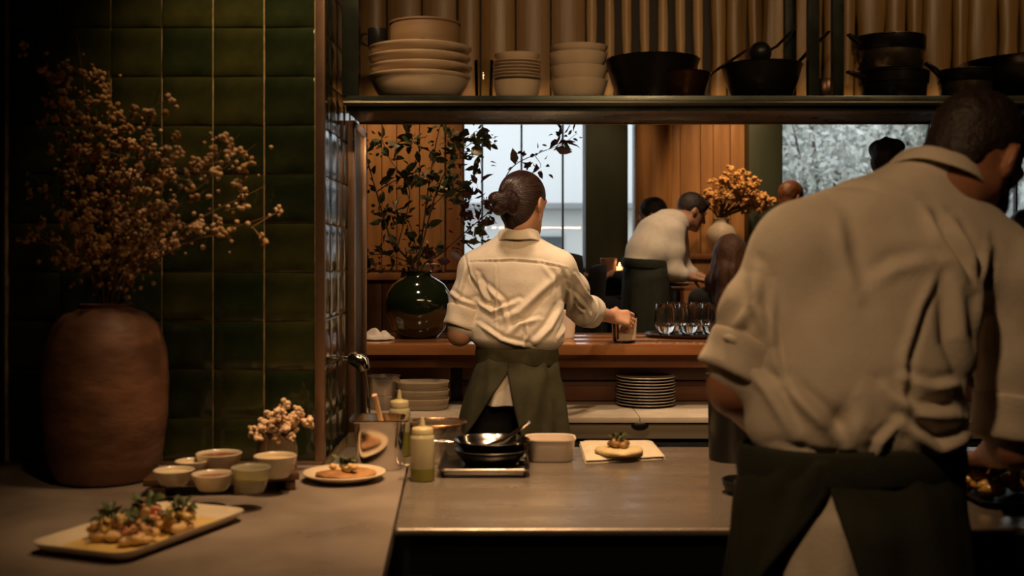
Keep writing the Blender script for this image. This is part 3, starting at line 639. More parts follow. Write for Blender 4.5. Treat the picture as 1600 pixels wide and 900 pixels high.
# ---- baking tray with two pans
bl_ = ON(755, 748, CT); tx0, tx1, ty0, ty1 = -0.168, 0.040, 2.56, 2.93
bt = thing('baking_tray', 'dark rimmed baking tray under the stacked frying pans', 'tray', ((tx0+tx1)/2, (ty0+ty1)/2, CT))
w, h = tx1-tx0, ty1-ty0
obj('tray_body', rrect_loft([(w*.93, h*.95, .012, 0), (w*.985, h*.985, .014, .016), (w*1.0, h*1.0, .016, .0175), (w*.965, h*.975, .014, .0180), (w*.90, h*.94, .01, .003)]), mat('tray_dark', (0.05, 0.045, 0.042), 0.3, 0.8), bt, smooth=40)
obj('rim_wire', G().tube([(x, y, 0.0185) for x, y in rrect(w*.99, h*.99, .015)+[rrect(w*.99, h*.99, .015)[0]]], 0.0026, 6), chrome_m, bt, smooth=180)
def pan(name, lab, loc, r, h, m, hdir, hlen, hrise, group=None, cat='pan', t=0.0025, loop=False):
    o = thing(name, lab, cat, loc, 0, group)
    obj('body', G().lathe([(0, 0), (r*.68, 0), (r*.74, .003), (r*.93, h*.7), (r, h), (r+.003, h+.001), (r+.001, h+.0025), (r-t, h), (r*.90, h*.66), (r*.72, .006), (r*.66, .004), (0, .004)], 48), m, o, smooth=50)
    dx, dy = math.cos(hdir), math.sin(hdir); a = Vector((dx*(r-.004), dy*(r-.004), h*.85))
    pts = [a, a+Vector((dx*hlen*.3, dy*hlen*.3, hrise*.35)), a+Vector((dx*hlen, dy*hlen, hrise))]
    obj('handle', G().tube(rc_tube(pts, 5), [0.006]*5+[.0085]*5+[.007], 8, 0.5), m, o, smooth=60)
    g = G()
    for k in (-1, 1): g.ball((dx*(r-.005)-dy*.008*k, dy*(r-.005)+dx*.008*k, h*.78), .0035, 8, 5)
    obj('rivets', g, chrome_m, o)
    return o
pcx = P(767, 700, 2.72).x
pan('frying_pan', 'dark frying pan beneath the shiny one on the baking tray', (pcx, 2.725, CT+0.0045), 0.088, 0.034, mat('pan_dark_steel', (0.16, 0.15, 0.13), 0.25, 0.95), math.radians(35), 0.03, 0.012, 'stacked frying pans')
pan('frying_pan', 'shiny steel frying pan on top of the dark one', (pcx+0.002, 2.725, CT+0.0255), 0.089, 0.034, chrome_m, math.radians(178), 0.060, 0.004, 'stacked frying pans')
tg = thing('tongs', 'steel tongs resting across the shiny frying pan', 'utensil', P(780, 700, 2.72))
for k in (-1, 1): obj('arm', G().tube([P(752, 702, 2.735)+Vector((0, .006*k, .006)), P(790, 690, 2.725)+Vector((0, .012*k, .004)), P(827, 659, 2.70)+Vector((0, .003*k, 0))], [.004, .009, .0075], 8, 0.45), chrome_m, tg, world=True)
sp2 = thing('spoon', 'steel spoon lying on the counter by the white tub', 'utensil', ON(818, 726, CT))
g = G().ball((0, 0, .006), (.013, .019, .0055), 14, 8); obj('spoon_bowl', g, chrome_m, sp2, smooth=180)
obj('handle', G().tube([(0, .018, .006), (.004, .05, .012), (.004, .09, .010)], [.003, .0035, .004], 6, .4), chrome_m, sp2)
# ---- white tub
tub_m = mat('white_tub_plastic', (0.74, 0.64, 0.54), 0.3, trans=0.1, col2=(0.78, 0.68, 0.58), scale=10)
tb = thing('deli_tub', 'white rounded plastic tub between the pans and the folded cloth', 'container', Vector(((860-800)*2.80/F, 2.80, CT)))
obj('body', rrect_loft([(.100, .088, .025, 0), (.108, .096, .03, .004), (.119, .106, .034, .050), (.124, .112, .036, .052), (.124, .112, .036, .055), (.117, .104, .034, .054), (.104, .092, .03, .006)]), tub_m, tb, smooth=50)
obj('contents', rrect_loft([(.108, .096, .03, .030), (.110, .098, .03, .036)]), mat('tub_contents', (0.42, 0.27, 0.17), 0.4), tb)
# ---- folded cloth with a topped cake
q = [ON(915, 725, CT), ON(1040, 718, CT), ON(1020, 694, CT), ON(905, 694, CT)]
fc = sum(q, Vector())/4
fo = thing('folded_cloth', 'folded cream linen cloth under the topped fritter', 'cloth', fc)
lin_m = mat('cream_linen', (0.58, 0.50, 0.37), 0.9, col2=(0.64, 0.56, 0.43), scale=30, bump=0.2, bscale=150)
def fold_layer(z0, z1, s):
    def fn(u, v):
        a = q[0].lerp(q[1], u); b = q[3].lerp(q[2], u); p_ = a.lerp(b, v)-fc
        e = min(1, 8*min(u, 1-u, v, 1-v)); return (p_.x*s, p_.y*s, z0+(z1-z0)*(0.15+0.85*math.sqrt(max(0, 1-(1-e)**2)))+0.0006*math.sin(u*9)*math.sin(v*7+2)*e)
    def fn2(u, v): p_ = fn(u, v); return (p_[0], p_[1], z0)
    g = G().grid(fn, 17, 13); n0 = len(g.v); g.grid(fn2, 2, 2); return g
obj('lower_fold', fold_layer(0.0, 0.007, 1.0), lin_m, fo, smooth=180)
obj('upper_fold', fold_layer(0.0066, 0.014, 0.985), lin_m, fo, smooth=180)
ck = thing('topped_fritter', 'pale round fritter with a herb garnish on the folded cloth', 'food', ON(967, 708, CT+0.0145))
obj('base', G().lathe([(0, 0), (.054, 0), (.060, .005), (.058, .011), (.045, .014), (0, .0145)], 32, wob=.03), mat('pale_fritter', (0.58, 0.44, 0.22), 0.55, col2=(0.66, 0.53, 0.30), scale=30, bump=.2, bscale=60), ck, smooth=70)
g = G()
for k in range(12): a = k*2.4; qq = .022*math.sqrt(k/12); g.ball((qq*math.cos(a), qq*math.sin(a), .020+.010*(1-k/12)), (.011, .010, .009), 10, 6)
obj('topping', g, mat('topping_brown', (0.22, 0.11, 0.035), 0.5, col2=(0.34, 0.20, 0.06), scale=50), ck, smooth=180)
for k in range(16):
    a = k*2.4; qq = .020*math.sqrt(k/16); obj('herb_leaf', leaf_geo(.017, .010), herb_m, ck, (qq*math.cos(a), qq*math.sin(a), .034+.006*r6.random()), (r6.uniform(.1, 1.2), 0, r6.random()*6))
# ---- black bin, small dish, food platter by the chef
bn = thing('black_canister', 'tall black round canister behind the chef', 'canister', Vector(((1148-800)*2.80/F, 2.80, CT)))
obj('body', G().lathe([(0, 0), (.060, 0), (.063, .004), (.066, .20), (.0695, .201), (.0695, .208), (.063, .208), (.058, .01), (0, .01)], 40), blackplastic_m, bn, smooth=50)
obj('rim', G().lathe([(.0665, .196), (.071, .198), (.071, .210), (.0665, .212), (.062, .210), (.062, .198)], 40), black_m, bn, smooth=50)
dsh = thing('black_dish', 'small black dish of steel moulds beside the chef', 'dish', ON(1168, 770, CT))
obj('dish_body', G().lathe(bowl_prof(.055, .028, .003, .8, .7), 36), blackplastic_m, dsh, smooth=60)
for k in range(4):
    obj('mould', G().lathe([(0, 0), (.012, 0), (.014, .014), (.0125, .014), (.011, .002), (0, .002)], 16), chrome_m, dsh, (.026*math.cos(k*1.6+2.5), .026*math.sin(k*1.6+2.5), .0085))
ft = thing('food_platter', 'black platter of greens and golden pieces at the chef\'s right hand', 'platter', Vector((1.12, 2.46, CT)))
obj('platter_body', rrect_loft([(.36, .42, .03, 0), (.38, .44, .035, .012), (.385, .445, .036, .014), (.37, .43, .03, .013), (.35, .41, .03, .004)]), blackplastic_m, ft, smooth=50)
r7 = random.Random(17)
gold_m = mat('golden_piece', (0.55, 0.33, 0.07), 0.3, col2=(0.45, 0.22, 0.04), scale=30, coat=.3)
lg_m = mat('lettuce_green', (0.22, 0.24, 0.045), 0.4, col2=(0.34, 0.34, 0.09), scale=30, coat=.3)
for k in range(16):
    x_ = -.145+.085*(k % 4)+r7.uniform(-.012, .012); y_ = -.15+.10*(k//4)+r7.uniform(-.015, .015)
    green = (k//4) >= 2
    spot_ = ['first', 'second', 'third', 'fourth'][k % 4]+' from the chef in the '+['front', 'second', 'third', 'rear'][k//4]+' row'
    lab = ('crinkled green leaf parcel on the black platter, ' if green else 'golden glazed piece on the black platter, ')+spot_
    o = thing('leaf_parcel' if green else 'glazed_piece', lab, 'food', Vector((1.12+x_, 2.46+y_, CT+.0045)), r7.random()*6, 'green parcels on the platter' if green else 'golden pieces on the platter')
    g = G()
    for j in range(3): g.ball((r7.uniform(-.015, .015), r7.uniform(-.01, .01), .014+.006*j), (.026, .017, .0138), 12, 6, Matrix.Rotation(r7.random()*3, 3, 'Z'))
    obj('piece_body', g, lg_m if green else gold_m, o, smooth=180)
    for j in range(3): obj('herb_leaf', leaf_geo(.03, .018), herb_m if not green else lg_m, o, (r7.uniform(-.015, .015), r7.uniform(-.01, .01), .034), (r7.uniform(0, .9), 0, r7.random()*6))
# ---- wall tap at the end of the tiles
tp = thing('wall_tap', 'chrome wall tap with a thin hanging hose on the tiled return', 'tap', P(566, 565, 3.05)+Vector((-.01, 0, 0)))
b0 = Vector(tp.location)
obj('body', G().tube([(TX+.0, b0.y, b0.z+.008), (b0.x-.02, b0.y, b0.z+.008)], .007, 10), chrome_m, tp, world=True)
obj('knob', G().tube([b0+Vector((-.022, 0, .012)), b0+Vector((-.012, -.004, .010)), b0+Vector((.012, -.012, -.004)), b0+Vector((.018, -.014, -.022))], [.014, .020, .021, .014], 14), chrome_m, tp, world=True, smooth=50)
obj('hose', G().tube(rc_tube([b0+Vector((.016, -.01, -.005)), P(574, 600, 3.05), P(577, 640, 3.05), P(583, 690, 3.02)], 6), .0028, 6), chrome_m, tp, world=True, smooth=180)
# ================================================================== SHELF ITEMS
SDp = 3.085
def sx_(px_, d=SDp): return (px_-800)*d/F
# big plates
z = S
o = obj('serving_bowl', G().lathe(bowl_prof(0.132, 0.056, 0.005, 0.62, 0.42), 56), cer_m, loc=(sx_(656), SDp, z), smooth=60)
tag(o, 'wide cream bowl at the bottom of the large plate stack', 'bowl', 'stack of large plates on the shelf'); z += 0.022
words = ['lowest', 'second lowest', 'middle', 'upper']
z = S+0.040
for k in range(4):
    me = obj('serving_plate', G().lathe([(0, .002), (.075, .002), (.08, 0), (.10, .002), (.132, .016), (.139, .024), (.1395, .027), (.137, .028), (.128, .020), (.10, .008), (0, .008)], 56), cer_m, loc=(sx_(656)+(-.002, .003, -.001, .001)[k], SDp, z), smooth=60)
    tag(me, 'large cream plate, %s plate on the big shelf stack' % ['first above the bowl', 'second above the bowl', 'third above the bowl', 'topmost'][k], 'plate', 'stack of large plates on the shelf'); z += 0.0255
ZT = z-0.0255+0.0085
sb = thing('bamboo_steamer', 'round pale wooden steamer on top of the large plates', 'steamer', (sx_(664), SDp, ZT))
obj('band', G().lathe([(0, 0), (.094, 0), (.095, .002), (.094, .080), (.092, .084), (0, .085)], 48), mat('steamer_wood', (0.20, 0.125, 0.065), .6, col2=(.26, .17, .09), scale=6, stretch=(1, 1, 6)), sb, smooth=40)
obj('lid', G().lathe([(.096, .082), (.097, .084), (.096, .088), (.06, .095), (0, .098)], 48), mat('steamer_wood', (0.30, 0.19, 0.095)), sb, smooth=40)
obj('clasp', G().box((.0, -.0955, .024), (.012, .004, .012), .001), mat('clasp_dark', (.06, .03, .012), .6), sb)
mg = thing('dark_mug', 'black mug beside the steamer on the large plates', 'mug', (sx_(590), 3.085, ZT+.0165))
obj('body', G().lathe([(0, 0), (.022, 0), (.026, .004), (.027, .052), (.026, .056), (.024, .052), (.022, .006), (0, .005)], 28), blackplastic_m, mg, smooth=50)
obj('handle', G().tube(rc_tube([(-.024, 0, .044), (-.042, 0, .040), (-.042, 0, .018), (-.024, 0, .012)], 5), .0035, 6), blackplastic_m, mg, smooth=180)
tm = obj('glass_tumbler', G().lathe([(0, 0), (.022, 0), (.024, .004), (.027, .125), (.0255, .125), (.022, .008), (0, .007)], 28), thinglass_m, loc=(sx_(756, 3.165), 3.165, S), smooth=60)
tag(tm, 'clear tall tumbler between the large plates and the ramekins', 'glass')
# ramekin + saucers + small bowl
z = S; xx = sx_(808)
o = obj('small_bowl', G().lathe(bowl_prof(.064, .054, .004, .72, .4), 40), cer_m, loc=(xx, SDp, z), smooth=60); tag(o, 'small cream bowl under the thin saucers', 'bowl', 'saucer stack on the shelf')
z = S+.0548
for k in range(6):
    o = obj('saucer', G().lathe([(0, .001), (.035, .001), (.04, 0), (.063, .005), (.066, .008), (.065, .0095), (.04, .004), (0, .004)], 40), cer_m, loc=(xx+(.001, -.001, .0008)[k % 3], SDp, z), smooth=60)
    tag(o, 'thin cream saucer, number %s up in the saucer stack' % ['one', 'two', 'three', 'four', 'five', 'six'][k], 'saucer', 'saucer stack on the shelf'); z += .0088
z += .001
o = obj('small_bowl', G().lathe(bowl_prof(.062, .022, .004, .75, .5), 40), cer_m, loc=(xx, SDp, z-.004), smooth=60); tag(o, 'shallow cream bowl on top of the thin saucers', 'bowl', 'saucer stack on the shelf')
# four bowls
z = S; xx = sx_(904)
for k, (r_, h_, st_) in enumerate(((.079, .056, .042), (.078, .050, .040), (.080, .046, .038), (.078, .028, .03))):
    o = obj('soup_bowl', G().lathe(bowl_prof(r_, h_, .004, .62, .38), 44), cer_m, loc=(xx+(.0, .001, -.002, .002)[k], SDp, z), smooth=60)
    tag(o, 'cream soup bowl, %s of the four beside the wok' % ['lowest', 'second lowest', 'second highest', 'topmost'][k], 'bowl', 'four bowls on the shelf'); z += st_
# dark cookware
cb = mat('carbon_steel', (0.018, 0.016, 0.014), 0.32, 0.7, rvar=.08, scale=20)
cpan = mat('dark_copper', (0.10, 0.045, 0.02), 0.3, 0.9, rvar=.08, scale=20)
def wok(name, lab, x, y, r, h, hdir, hl, hr, m=cb): return pan(name, lab, (x, y, S), r, h, m, hdir, hl, hr, 'dark pans on the shelf', 'pan')
wok('wok', 'deep black wok next to the four cream bowls', sx_(1020, 3.11), 3.12, .128, .118, math.radians(165), .05, .02)
pan('saute_pan', 'dark copper pan with a raised handle in front of the wok', (sx_(1072, 3.03), 3.05, S), .068, .070, cpan, math.radians(20), .125, .085, 'dark pans on the shelf')
pan('saute_pan', 'wide dark pan below the black ladle', (sx_(1190, 3.08), 3.08, S), .108, .096, cb, math.radians(32), .155, .135, 'dark pans on the shelf')
ld = thing('ladle', 'black ladle resting bowl up on the wide dark pan', 'ladle', (sx_(1188, 3.05), 3.05, S+.097))
obj('ladle_bowl', G().ball((0, 0, .030), .030, 20, 12), blackplastic_m, ld, smooth=180)
obj('stem', G().tube([(0.01, .02, .03), (.06, .07, .06), (.12, .10, .12)], .004, 8), blackplastic_m, ld)
cn = obj('tin_can', G().lathe([(0, 0), (.045, 0), (.047, .003), (.047, .06), (.045, .063), (.042, .06), (.042, .005), (0, .004)], 32), mat('tin_dark', (.06, .035, .02), .3, .8), loc=(sx_(1292, 3.10), 3.12, S), smooth=50)
tag(cn, 'dark tin between the two hanger posts', 'tin')
psl = mat('worn_steel', (0.15, 0.125, 0.085), 0.28, 0.9, rvar=.1, scale=15)
def saucepan(lab, x, y, z, r, h, m, hdir, hl, hr, gr):
    o = thing('saucepan', lab, 'saucepan', (x, y, z), 0, gr)
    obj('body', G().lathe([(0, 0), (r*.86, 0), (r*.94, .006), (r*.97, h*.5), (r, h-.002), (r+.004, h), (r+.004, h+.002), (r-.003, h+.001), (r*.93, h*.4), (r*.84, .005), (0, .004)], 44), m, o, smooth=50)
    obj('band', G().lathe([(r*.992, h*.60), (r+.0015, h*.62), (r+.003, h*.96), (r*.99, h*.98)], 44), cb, o, smooth=50)
    dx, dy = math.cos(hdir), math.sin(hdir)
    for k in (-1, 1):
        n_ = Vector((-dy, dx, 0))*0.010*k
        obj('handle', G().tube(rc_tube([Vector((dx*r*.97, dy*r*.97, h*.8))+n_, Vector((dx*(r+hl*.5), dy*(r+hl*.5), h*.8+hr*.6))+n_*.9, Vector((dx*(r+hl), dy*(r+hl), h*.8+hr))+n_*.3], 4), .0042, 6), cb, o, smooth=180)
    return o
saucepan('worn saucepan at the bottom of the pair by the hanger post', sx_(1396, 3.08), 3.08, S, .090, .075, cb, math.radians(195), .05, .015, 'saucepan pair on the shelf')
saucepan('worn saucepan standing on the darker saucepan by the hanger post', sx_(1388, 3.08), 3.08, S+.0775, .094, .092, psl, math.radians(200), .035, .022, 'saucepan pair on the shelf')
saucepan('small saucepan with an angled handle above the chef', sx_(1508, 3.06), 3.06, S, .070, .078, psl, math.radians(190), .045, .035, None)
wok('wok', 'large black wok above the chef at the far end of the shelf', sx_(1612, 3.12), 3.115, .19, .108, math.radians(-10), .15, .05)
# ================================================================== BAR ITEMS
GVL = Vector(((654-800)*4.96/F, 4.96, BZ))
gv = obj('green_vase', G().lathe([(0, .002), (.075, 0), (.085, .004), (.115, .04), (.140, .10), (.146, .15), (.138, .195), (.112, .235), (.080, .258), (.058, .268), (.054, .276), (.058, .290), (.055, .292), (.050, .288), (.048, .27), (.10, .22), (.13, .15), (.10, .04), (0, .02)], 56), mat('dark_green_glaze', (0.006, 0.010, 0.004), 0.07, col2=(0.012, 0.018, 0.006), scale=5, coat=1.0), loc=GVL, smooth=60)
tag(gv, 'round glossy dark green vase at the left end of the bar', 'vase')
lb = thing('leafy_branches', 'tall arrangement of dark leafy branches in the green vase', 'branches', GVL+Vector((0, 0, .03)))
lf_m = [mat('leaf_dark', (0.026, 0.034, 0.012), .45, col2=(.040, .050, .016), scale=25), mat('leaf_purple', (0.045, 0.015, 0.022), .45, col2=(.06, .022, .03), scale=25)]
lmesh = []
for mm in lf_m:
    for k in range(3):
        g = leaf_geo((.046, .038, .052)[k], (.026, .024, .026)[k], (.2, .35, .1)[k]); lmesh.append(mesh_of('leaf', g.v, g.f, mm, 180))
bark_m = mat('dark_bark', (0.030, 0.016, 0.009), .8, col2=(.05, .028, .015), scale=30)
r8 = random.Random(33); nl = 0
brs = [([(640, 425), (612, 375), (588, 300), (572, 240), (568, 196)], .006, 22, 0), ([(620, 390), (640, 300), (610, 250), (592, 205)], .003, 16, 0), ([(588, 300), (612, 285), (655, 268), (675, 288)], .003, 16, 0), ([(650, 425), (658, 380), (670, 290), (682, 220), (690, 190)], .0055, 26, 0), ([(655, 400), (682, 300), (705, 255), (735, 225), (775, 215)], .004, 26, 0), ([(740, 222), (748, 240), (752, 262)], .0025, 8, 0), ([(735, 224), (745, 205), (770, 232)], .002, 8, 0),
       ([(662, 428), (690, 395), (730, 360), (765, 330), (775, 310)], .005, 30, 1), ([(730, 358), (745, 375), (758, 382)], .0025, 8, 0), ([(720, 366), (722, 325), (735, 312)], .0025, 10, 1), ([(640, 425), (610, 400), (585, 398), (572, 402)], .003, 14, 0), ([(625, 425), (600, 415), (590, 425)], .0025, 6, 0), ([(655, 420), (640, 350), (612, 330), (598, 345)], .003, 20, 0), ([(668, 330), (700, 300), (725, 290)], .0025, 14, 0), ([(680, 240), (650, 225), (640, 205)], .003, 14, 0), ([(690, 215), (712, 225), (716, 240)], .002, 10, 0),
       ([(775, 310), (800, 262), (840, 240), (878, 225), (902, 208)], .003, 10, 1), ([(868, 232), (880, 212), (873, 206)], .002, 5, 1), ([(835, 242), (845, 258), (838, 268)], .002, 4, 1), ([(768, 325), (750, 300), (745, 288)], .002, 5, 1)]
for bi, (pl2, rad, n, kind) in enumerate(brs):
    d0 = 4.96; dd = r8.uniform(-.10, .10); m_ = len(pl2)
    root_ = bi in (0, 3, 7, 10, 11, 12)
    pts = [P(a, b, 4.96+dd*(i/(m_-1)) if root_ else 4.96+dd*.5) for i, (a, b) in enumerate(pl2)]
    if root_: pts = [GVL+Vector((r8.uniform(-.015, .015), r8.uniform(-.015, .015), .05)), GVL+Vector(((pts[0].x-GVL.x)*.35, 0, .29))]+pts[1:]
    cv = rc_tube(pts, 7)
    b_ = obj('branch', G().tube(cv, [rad*(1-.7*i/(len(cv)-1)) for i in range(len(cv))], 6), bark_m, lb, world=True)
    for k in range(n):
        u = 1-(.72 if m_ > 3 else .9)*r8.random(); i = min(len(cv)-2, int(u*(len(cv)-1))); qd = (cv[i+1]-cv[i]).normalized()
        side = Vector((r8.gauss(0, 1), r8.gauss(0, .7), r8.gauss(0, 1))).normalized(); dr = (qd*.5+side).normalized()
        p_ = cv[i]+dr*r8.uniform(0, .03); rot = dr.to_track_quat('Y', 'Z') @ Matrix.Rotation(r8.random()*6.28, 3, 'Y').to_quaternion()
        link('leaf', lmesh[(3 if kind and r8.random() < .8 else 0)+r8.randrange(3)], b_, p_-GVL-Vector((0, 0, .03)), rot.to_euler(), r8.uniform(1.0, 1.55)); nl += 1
    fz = G(); ro = random.Random(bi)
    for k in range(int(n*1.6)):
        u = 1-(.75 if m_ > 3 else .9)*ro.random(); i = min(len(cv)-2, int(u*(len(cv)-1))); dr = Vector((ro.gauss(0, 1), ro.gauss(0, .7), ro.gauss(0, 1))).normalized(); lg = leaf_geo(ro.uniform(.018, .034), ro.uniform(.010, .018)); Rq = (dr.to_track_quat('Y', 'Z') @ Matrix.Rotation(ro.random()*6.28, 3, 'Y').to_quaternion()).to_matrix(); p_ = cv[i]+dr*ro.uniform(.005, .05)-GVL-Vector((0, 0, .03)); fz.add([Rq @ Vector(v)+p_ for v in lg.v], lg.f)
    sl_ = obj('small_leaves', fz, lf_m[1 if kind else 0], b_, smooth=180); sl_['kind'] = 'stuff'
# crumpled napkin
r9 = random.Random(2); nk = [(r9.uniform(2, 9), r9.uniform(2, 9), r9.random()*6, r9.uniform(.002, .006)) for _ in range(9)]
def napk(u, v):
    a = u*2*PI; rr_ = v*.062*(1+.15*math.sin(3*a)); x, y = rr_*math.cos(a)*1.1, rr_*math.sin(a)*.8
    z = .030*max(0, 1-v*v)**.6+sum(A*math.sin(p*16*x+q_*14*y+s) for p, q_, s, A in nk)*min(1, 1.25*(1-v)+.1)
    return (x, y, max(0.0005, z+.004))
o = obj('crumpled_napkin', G().grid(napk, 44, 16, True), mat('napkin_white', (.62, .58, .52), .9, bump=.1, bscale=150), loc=ON(590, 531, BZ), smooth=180); tag(o, 'crumpled white napkin beside the green vase on the bar', 'napkin')
o = obj('ribbed_cup', G().lathe([(0, 0), (.034, 0), (.036, .003)]+[(.036+.0008*i+(.0018 if i % 2 else 0), .006+i*.0095) for i in range(12)]+[(.047, .122), (.043, .12), (.035, .01), (0, .008)], 32), mat('cream_paper', (.56, .46, .35), .7), loc=(P(884, 500, 4.92).x, 4.92, BZ), smooth=50); tag(o, 'ribbed cream cup on the bar beside the cook\'s waist', 'cup')
# glass in the cook's hand
HG = Vector(((975-800)*4.70/F, 4.70, BZ))
hg = thing('cocktail_glass', 'tumbler with a cream label and herbs in the cook\'s hand', 'glass', HG)
obj('glass_body', G().lathe([(0, 0), (.044, 0), (.047, .003), (.053, .118), (.0545, .124), (.0525, .124), (.050, .115), (.044, .014), (0, .012)], 36), thinglass_m, hg, smooth=50)
obj('drink', G().lathe([(0, .014), (.0435, .014), (.0485, .09), (0, .091)], 32), mat('dark_drink', (.05, .030, .012), .1), hg, smooth=50)
def sleeve(u, v):
    a = math.radians(-120+u*165); r_ = .0478+.0058*(.15+.78*v); return (r_*math.cos(a), r_*math.sin(a), .012+v*.09)
o = obj('paper_label', G().grid(sleeve, 20, 4), mat('label_paper', (.62, .54, .42), .8), hg, smooth=180)
for k in range(9): obj('herb_leaf', leaf_geo(.03, .018), herb_m, hg, (r9.uniform(-.025, .025), r9.uniform(-.025, .025), .100), (r9.uniform(-.2, .9), r9.uniform(-.4, .4), r9.random()*6))
# round tray with stemless glasses
TRL = Vector(((1082-800)*5.05/F, 5.05, BZ))
o = obj('round_tray', G().lathe([(0, 0), (.19, 0), (.205, .004), (.212, .014), (.214, .015), (.210, .0165), (.20, .006), (0, .005)], 56), mat('tray_bronze', (.05, .035, .025), .25, .6), loc=TRL, smooth=50); tag(o, 'round dark tray of glasses on the bar', 'tray')
gl = thing('wine_tumbler', 'x', 'glass', (0, 0, 0), 0, 'glasses on the round tray')
obj('glass_body', G().lathe([(0, 0), (.020, 0), (.024, .002), (.040, .030), (.047, .060), (.0475, .085), (.044, .120), (.041, .143), (.0398, .1435), (.0425, .120), (.046, .085), (.0455, .060), (.038, .031), (.024, .010), (0, .008)], 36), glass_m, gl, smooth=60)
obj('drink', G().lathe([(0, .0085), (.0235, .0105), (.0375, .0312), (.0425, .048), (0, .0485)], 32), mat('pale_water', (.95, .88, .78), .0, trans=1.0, ior=1.33), gl, smooth=60)
gpos = [(1040, 4.96, 'front glass nearest the cook on the round tray'), (1076, 4.95, 'middle glass of the front row on the round tray'), (1112, 4.96, 'front glass nearest the chef on the round tray'), (1057, 5.12, 'rear glass nearest the cook on the round tray'), (1094, 5.12, 'rear glass nearest the chef on the round tray')]
for i, (gx, gd, lab) in enumerate(gpos):
    L0 = Vector(((gx-800)*gd/F, gd, BZ+.0055))
    if i == 0: gl.location = L0; gl['label'] = lab
    else: copy_tree(gl, None, L0, 0, lab)
# plates under the bar
z = LZ; PLx, PLy = (1009-800)*4.70/F, 4.70
for k in range(10):
    o = obj('side_plate', G().lathe([(0, .002), (.07, .002), (.075, 0), (.085, .002), (.118, .009), (.122, .012), (.121, .0135), (.085, .006), (0, .006)], 48), mat('grey_stoneware', (.30, .26, .20), .3, col2=(.36, .31, .24), scale=9, coat=.3), loc=(PLx+(.0, .0015, -.001)[k % 3], PLy, z), smooth=60)
    tag(o, 'grey plate, %s from the bottom of the stack under the bar' % ['first', 'second', 'third', 'fourth', 'fifth', 'sixth', 'seventh', 'eighth', 'ninth', 'tenth and topmost'][k], 'plate', 'plate stack under the bar'); z += .0122
# steel bucket and ribbed tubs on the fridge top
bk = thing('steel_bucket', 'small open steel bucket on the pale worktop left of the cook', 'bucket', Vector(((600-800)*4.6/F, 4.6, LZ)))
obj('body', G().lathe([(0, 0), (.052, 0), (.055, .003), (.064, .130), (.067, .131), (.067, .134), (.061, .133), (.05, .006), (0, .005)], 36), steel_m, bk, smooth=50)
obj('hoop', G().lathe([(.058, .05), (.0605, .051), (.061, .057), (.0585, .058)], 36), chrome_m, bk, smooth=50)
for k in range(3):
    o = thing('oval_tub', 'oval cream tub, %s of the nested three left of the cook' % ['bottom', 'middle', 'topmost'][k], 'tub', Vector(((660-800)*4.6/F, 4.6, LZ+k*.034)), 0, 'nested tubs under the bar')
    lv = [(.19, .13, .06, 0), (.20, .14, .065, .004), (.212, .152, .07, .038), (.218, .158, .072, .040), (.218, .158, .072, .044), (.208, .148, .07, .043), (.194, .134, .062, .036 if k < 2 else .008)]
    obj('body', rrect_loft(lv), mat('tub_cream', (.42, .34, .23), .4, col2=(.48, .40, .28), scale=14), o, smooth=50)
    obj('rib', rrect_loft([(.2065, .1465, .067, .020), (.2105, .1505, .068, .021), (.2115, .1515, .068, .024), (.2075, .1475, .067, .025)], False, False), mat('tub_rib', (.22, .17, .11), .5), o)
# cream bowl on the partition ledge
lo = obj('cream_bowl', G().lathe(bowl_prof(.075, .05, .004, .5, .45), 36), cer_m, loc=(P(670, 400, 6.42).x, 6.42, 1.2855), smooth=60); tag(lo, 'cream bowl on the timber ledge behind the green vase', 'bowl')
